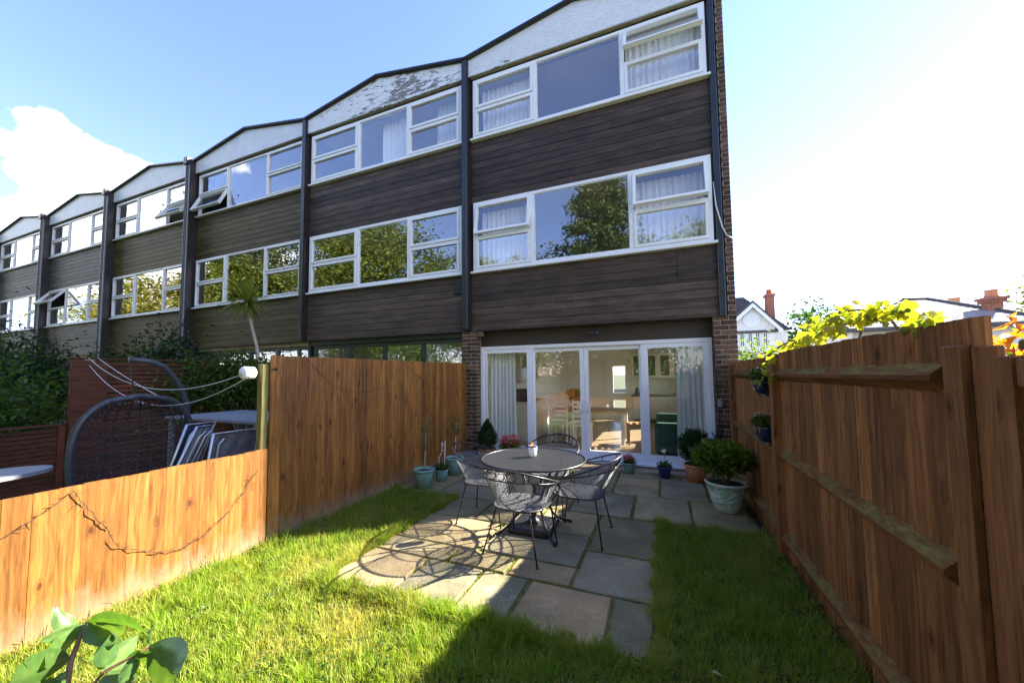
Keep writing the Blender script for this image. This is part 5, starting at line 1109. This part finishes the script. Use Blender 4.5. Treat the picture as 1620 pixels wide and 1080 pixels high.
zones = [((1190, 612), (1228, 590), -.05, 26), ((1205, 600), (1222, 560), -.04, 26), ((1180, 590), (1240, 548), .1, 60), ((1235, 560), (1290, 520), .12, 75), ((1270, 545), (1335, 505), .15, 80), ((1300, 515), (1350, 490), .2, 40), ((1345, 505), (1400, 482), .16, 60), ((1385, 500), (1440, 486), .14, 40), ((1435, 515), (1478, 500), .08, 34)]
zones = [(a, b_, dx, int(n*1.3)) for a, b_, dx, n in zones]
for (a, b_, dx, n) in zones:
    for k in range(n):
        u = rr.random(); x = a[0]+(b_[0]-a[0])*u; y = a[1]+(b_[1]-a[1])*u+rr.gauss(0, 7); c = atX(x, y, FX1+dx+rr.uniform(-.10, .12)); s_ = rr.uniform(.035, .076)
        o, f = vine_leaf(c, s_, rr); ff += [tuple(i+len(vv) for i in t_) for t_ in f]; vv += o; cl_ += [rr.random()]*len(o)
me = np_mesh('leaves', np.array([tuple(v-wloc(gv)) for v in vv]), np.array(ff)); a = me.attributes.new('lc', 'FLOAT', 'POINT'); a.data.foreach_set('value', np.array(cl_, np.float32)); o = link('vine_leaves', me, 'leaf_yellow', gv); tag(o, kind='stuff')

# ------------------------------------------------------------------ laurel in the near corner
fp = thing('laurel_shrub', (-1.05, .32, -.03), 'glossy broad-leaved shrub with reddish stems in the near corner of the lawn', 'shrub')
def near(x, y, d): v = ray(x, y); return C0+v*(d/v.length)
sA = near(135, 985, 1.28); sB = near(112, 1045, 1.24); sC = near(105, 1085, 1.22); tA = near(238, 1022, 1.12); tB = near(165, 1062, 1.18)
MB().tube([(-1.05, .34, -.05), (sC.x*.5-.52, sC.y*.5+.17, .45), sC, sB, sA], [.012, .009, .0055, .0045, .003], 8).build('stem', 'stem_red', fp, True)
MB().tube([(-1.04, .34, .0), (tB.x*.7-.32, tB.y*.7+.1, .5), near(140, 1090, 1.18), tB, tA], [.010, .007, .0036, .003, .002], 7).build('stem', 'stem_red', fp, True)
def broad(p, q, w, fold, roll=0.):
    N_ = 14
    p, q = Vector(p), Vector(q); d = (q-p); L = d.length; d.normalize(); view = ((p+q)/2-C0).normalized(); s_ = d.cross(view).normalized(); n_ = s_.cross(d)
    M = Quaternion(d, roll); s_ = M @ s_; n_ = M @ n_; b = MB(); vs = []
    for i in range(N_+1):
        u = i/N_; hw = w*L*1.75*(u**.65)*((1-u)**.85)*.98+.0004; c = p+d*L*u+n_*L*(-.16*u*u)
        for sgn in (-1, -.5, 0, .5, 1): vs.append(c+s_*hw*sgn+n_*hw*(abs(sgn)*fold)+n_*.0012*math.sin(u*15+sgn*4))
    fs = [(i*5+k, i*5+k+1, (i+1)*5+k+1, (i+1)*5+k) for i in range(N_) for k in range(4)]; b.add(vs, fs); o = b.build('leaf', 'leaf_gloss', fp, True)
    at = o.data.attributes.new('lc', 'FLOAT', 'POINT'); cv = random.random(); at.data.foreach_set('value', np.array([min(1, cv*.8+(.25 if k % 5 == 2 else 0)) for k in range(len(vs))], np.float32))
for (x0, y0, x1, y1, d0, d1, w, f, rl_) in ((135, 985, 50, 1030, 1.28, 1.2, .24, .35, .5), (125, 1000, 38, 1065, 1.28, 1.15, .22, .3, -.5), (135, 985, 215, 990, 1.28, 1.2, .2, .4, .7), (140, 982, 275, 972, 1.27, 1.05, .13, .3, .9), (108, 1035, 0, 1065, 1.24, 1.1, .16, .3, .3),
        (112, 1040, -40, 1090, 1.24, 1.05, .2, .3, -.2), (165, 1055, 172, 1010, 1.18, 1.22, .45, .25, .2), (160, 1060, 210, 1015, 1.18, 1.25, .42, .3, -.3), (236, 1022, 300, 1075, 1.12, 1.0, .34, .35, .3), (200, 1042, 262, 1035, 1.15, 1.1, .3, .3, .8), (125, 1010, 80, 965, 1.28, 1.3, .3, .3, .4), (140, 985, 185, 1030, 1.27, 1.2, .3, .35, -.6), (215, 1035, 190, 1090, 1.14, 1.1, .3, .3, .2), (106, 1060, 60, 1100, 1.22, 1.2, .3, .35, .6), (238, 1020, 235, 985, 1.12, 1.08, .12, .4, .6), (170, 1062, 205, 1100, 1.18, 1.1, .4, .3, -.4),
        (104, 1075, 20, 1120, 1.22, 1.12, .3, .3, .2)):
    broad(near(x0, y0, d0), near(x1, y1, d1), w, f, rl_)

# ------------------------------------------------------------------ grass blades, fallen leaves, weeds
def in_patio(x, y): return ((x > -2.53) & (x < -.10) & (y > 2.29)) | ((y > 4.39) & (x < .84))
def grass(n, xa, xb, ya, yb, hmin, hmax, seed):
    rng = np.random.default_rng(seed); nt_ = max(1, n//22); tx, ty = rng.uniform(xa, xb, nt_), rng.uniform(ya, yb, nt_); ti = rng.integers(0, nt_, n); th_ = rng.uniform(.55, 1.5, nt_); loose = rng.random(n) < .42
    ox, oy = rng.normal(0, .017, n), rng.normal(0, .017, n); x = np.where(loose, rng.uniform(xa, xb, n), tx[ti]+ox); y = np.where(loose, rng.uniform(ya, yb, n), ty[ti]+oy); k = ~in_patio(x+.03*np.sin(y*19)+rng.normal(0, .018, n), y+.03*np.sin(x*23)+rng.normal(0, .018, n)); k &= (x > FX0+.004) & (x < FX1-.03); x, y, ox, oy, ti, loose = x[k], y[k], ox[k], oy[k], ti[k], loose[k]; n = len(x); tc_ = rng.normal(0, .13, nt_)[ti]*~loose
    pn = np.sin(x*3.1+1.3*np.sin(y*2.3))+np.sin(y*4.7+x*1.9)+.8*np.sin(x*9.1+y*7.7)+.7*np.sin(x*17-y*13)
    h = rng.uniform(hmin, hmax, n)*(1+.22*np.clip(pn, -2, 2)*.6)*np.where(loose, .75, th_[ti]); th = np.where(loose, rng.uniform(0, 2*np.pi, n), np.arctan2(oy, ox)); w = rng.uniform(.0011, .0024, n); le = rng.uniform(.15, .95, n)*h
    z0 = np.full(n, -.03); dx, dy = np.cos(th), np.sin(th); lx = np.cos(th+rng.normal(0, .7, n)); ly = np.sin(th+rng.normal(0, .7, n)); v = np.empty((n, 5, 3))
    px, py = -dy*w, dx*w
    v[:, 0] = np.stack([x-px, y-py, z0], 1); v[:, 1] = np.stack([x+px, y+py, z0], 1)
    mx, my = x+lx*le*.35, y+ly*le*.35; v[:, 2] = np.stack([mx+px*.8, my+py*.8, z0+h*.6], 1); v[:, 3] = np.stack([mx-px*.8, my-py*.8, z0+h*.6], 1); v[:, 4] = np.stack([x+lx*le, y+ly*le, z0+h*np.sqrt(np.clip(1-(le/h*.55)**2, .1, 1))], 1)
    f = np.arange(n)[:, None]*5; tri = np.concatenate([f+[0, 1, 2], f+[0, 2, 3], f+[3, 2, 4]], 1).reshape(-1, 3)
    tcv = tc_; dry = np.clip(np.sin(x*2.3+y*3.1)+np.sin(x*5.3-y*4.1+1)+.6*np.sin(x*11+y*9), 0, 3); col = np.clip(.80+.10*pn*.5+rng.normal(0, .15, n)+tcv-.16*dry-(rng.random(n) < .08)*.6, 0, 1); return v.reshape(-1, 3), tri, np.repeat(col, 5)
parts = [grass(16000, -2.66, -2.46, 2.15, 4.4, .05, .10, 8), grass(14000, -2.6, -.05, 2.17, 2.33, .05, .10, 9), grass(9000, -.12, .0, 2.2, 4.42, .05, .10, 12), grass(230000, FX0+.01, FX1-.06, .75, 4.42, .035, .085, 1), grass(26000, FX0+.01, FX1-.06, -2.95, .75, .05, .10, 2), grass(3500, -3.59, -3.45, -1, 4.4, .06, .14, 3), grass(3500, .80, .93, 1.2, 4.3, .05, .12, 4)]
def joint_tufts(n, seed):
    rng = np.random.default_rng(seed); sl = np.array(SLABS); k = rng.integers(0, len(sl), n); q = sl[k]; u = rng.random(n); h = rng.random(n) < .5
    x = np.where(h, q[:, 0]+(q[:, 2]-q[:, 0])*u, q[:, 0]); y = np.where(h, q[:, 1], q[:, 1]+(q[:, 3]-q[:, 1])*u); keep = (np.sin(x*7+y*5)+np.sin(x*13-y*9)+rng.normal(0, .5, n)) > .3
    x, y = x[keep]+rng.normal(0, .006, keep.sum()), y[keep]+rng.normal(0, .006, keep.sum()); n = len(x); hh = rng.uniform(.022, .05, n); th = rng.uniform(0, 6.28, n); w = .0016
    v = np.empty((n, 5, 3)); dx, dy = np.cos(th)*w, np.sin(th)*w; lx, ly = rng.normal(0, .012, n), rng.normal(0, .012, n); z = np.full(n, -.025)
    v[:, 0] = np.stack([x-dx, y-dy, z], 1); v[:, 1] = np.stack([x+dx, y+dy, z], 1); v[:, 2] = np.stack([x+dx+lx*.4, y+dy+ly*.4, z+hh*.6], 1); v[:, 3] = np.stack([x-dx+lx*.4, y-dy+ly*.4, z+hh*.6], 1); v[:, 4] = np.stack([x+lx, y+ly, z+hh], 1)
    f = np.arange(n)[:, None]*5; return v.reshape(-1, 3), np.concatenate([f+[0, 1, 2], f+[0, 2, 3], f+[3, 2, 4]], 1).reshape(-1, 3), np.repeat(rng.uniform(.3, 1, n), 5)
parts.append(joint_tufts(9000, 31))
V = []; T_ = []; Cc = []; o = 0
for v, t_, c in parts: V.append(v); T_.append(t_+o); Cc.append(c); o += len(v)
me = np_mesh('grass', np.concatenate(V), np.concatenate(T_)); a = me.attributes.new('lc', 'FLOAT', 'POINT'); a.data.foreach_set('value', np.concatenate(Cc).astype(np.float32))
gs = link('grass', me, 'grass_blade'); tag(gs, 'short green lawn grass round the patio', 'grass', kind='stuff')
rng = np.random.default_rng(77)
wp = np.concatenate([np.stack([rng.uniform(-3.57, -3.35, 240), rng.uniform(2.3, 3.2, 240), rng.uniform(-.01, .06, 240)], 1), np.stack([rng.uniform(.78, .95, 400), rng.uniform(2.2, 4.3, 400), rng.uniform(-.01, .05, 400)], 1)])
cp = rng.uniform((-3.5, .9), (.9, 4.3), (60, 2)); cp = cp[~in_patio(cp[:, 0], cp[:, 1])]; cq = np.repeat(cp, 26, 0)+rng.normal(0, .05, (len(cp)*26, 2)); cq = cq[~in_patio(cq[:, 0], cq[:, 1])]; wp = np.concatenate([wp, np.column_stack([cq, rng.uniform(.0, .03, len(cq))])])
wd_ = leaf_mesh('weeds', wp, rng.uniform(.016, .04, len(wp)), 'leaf_mid', None, .6, .6, rng=rng); tag(wd_, 'low broad-leaved weeds and clover in the lawn and along the fence feet', 'weeds', kind='stuff')
for (px, py, lab) in ((1134, 841, 'pale fallen leaf on the patio edge by the glazed pot'), (1125, 1062, 'pale fallen leaf on the shaded strip of lawn')):
    c = atZ(px, py, .012 if py < 900 else .04); o = leaf_mesh('fallen_leaf', [tuple(c)], .055, 'leaf_fallen', None, .7, 2.0, dirs=[(1, .3, .05)], rng=rng); tag(o, lab, 'leaf', 'fallen leaves')
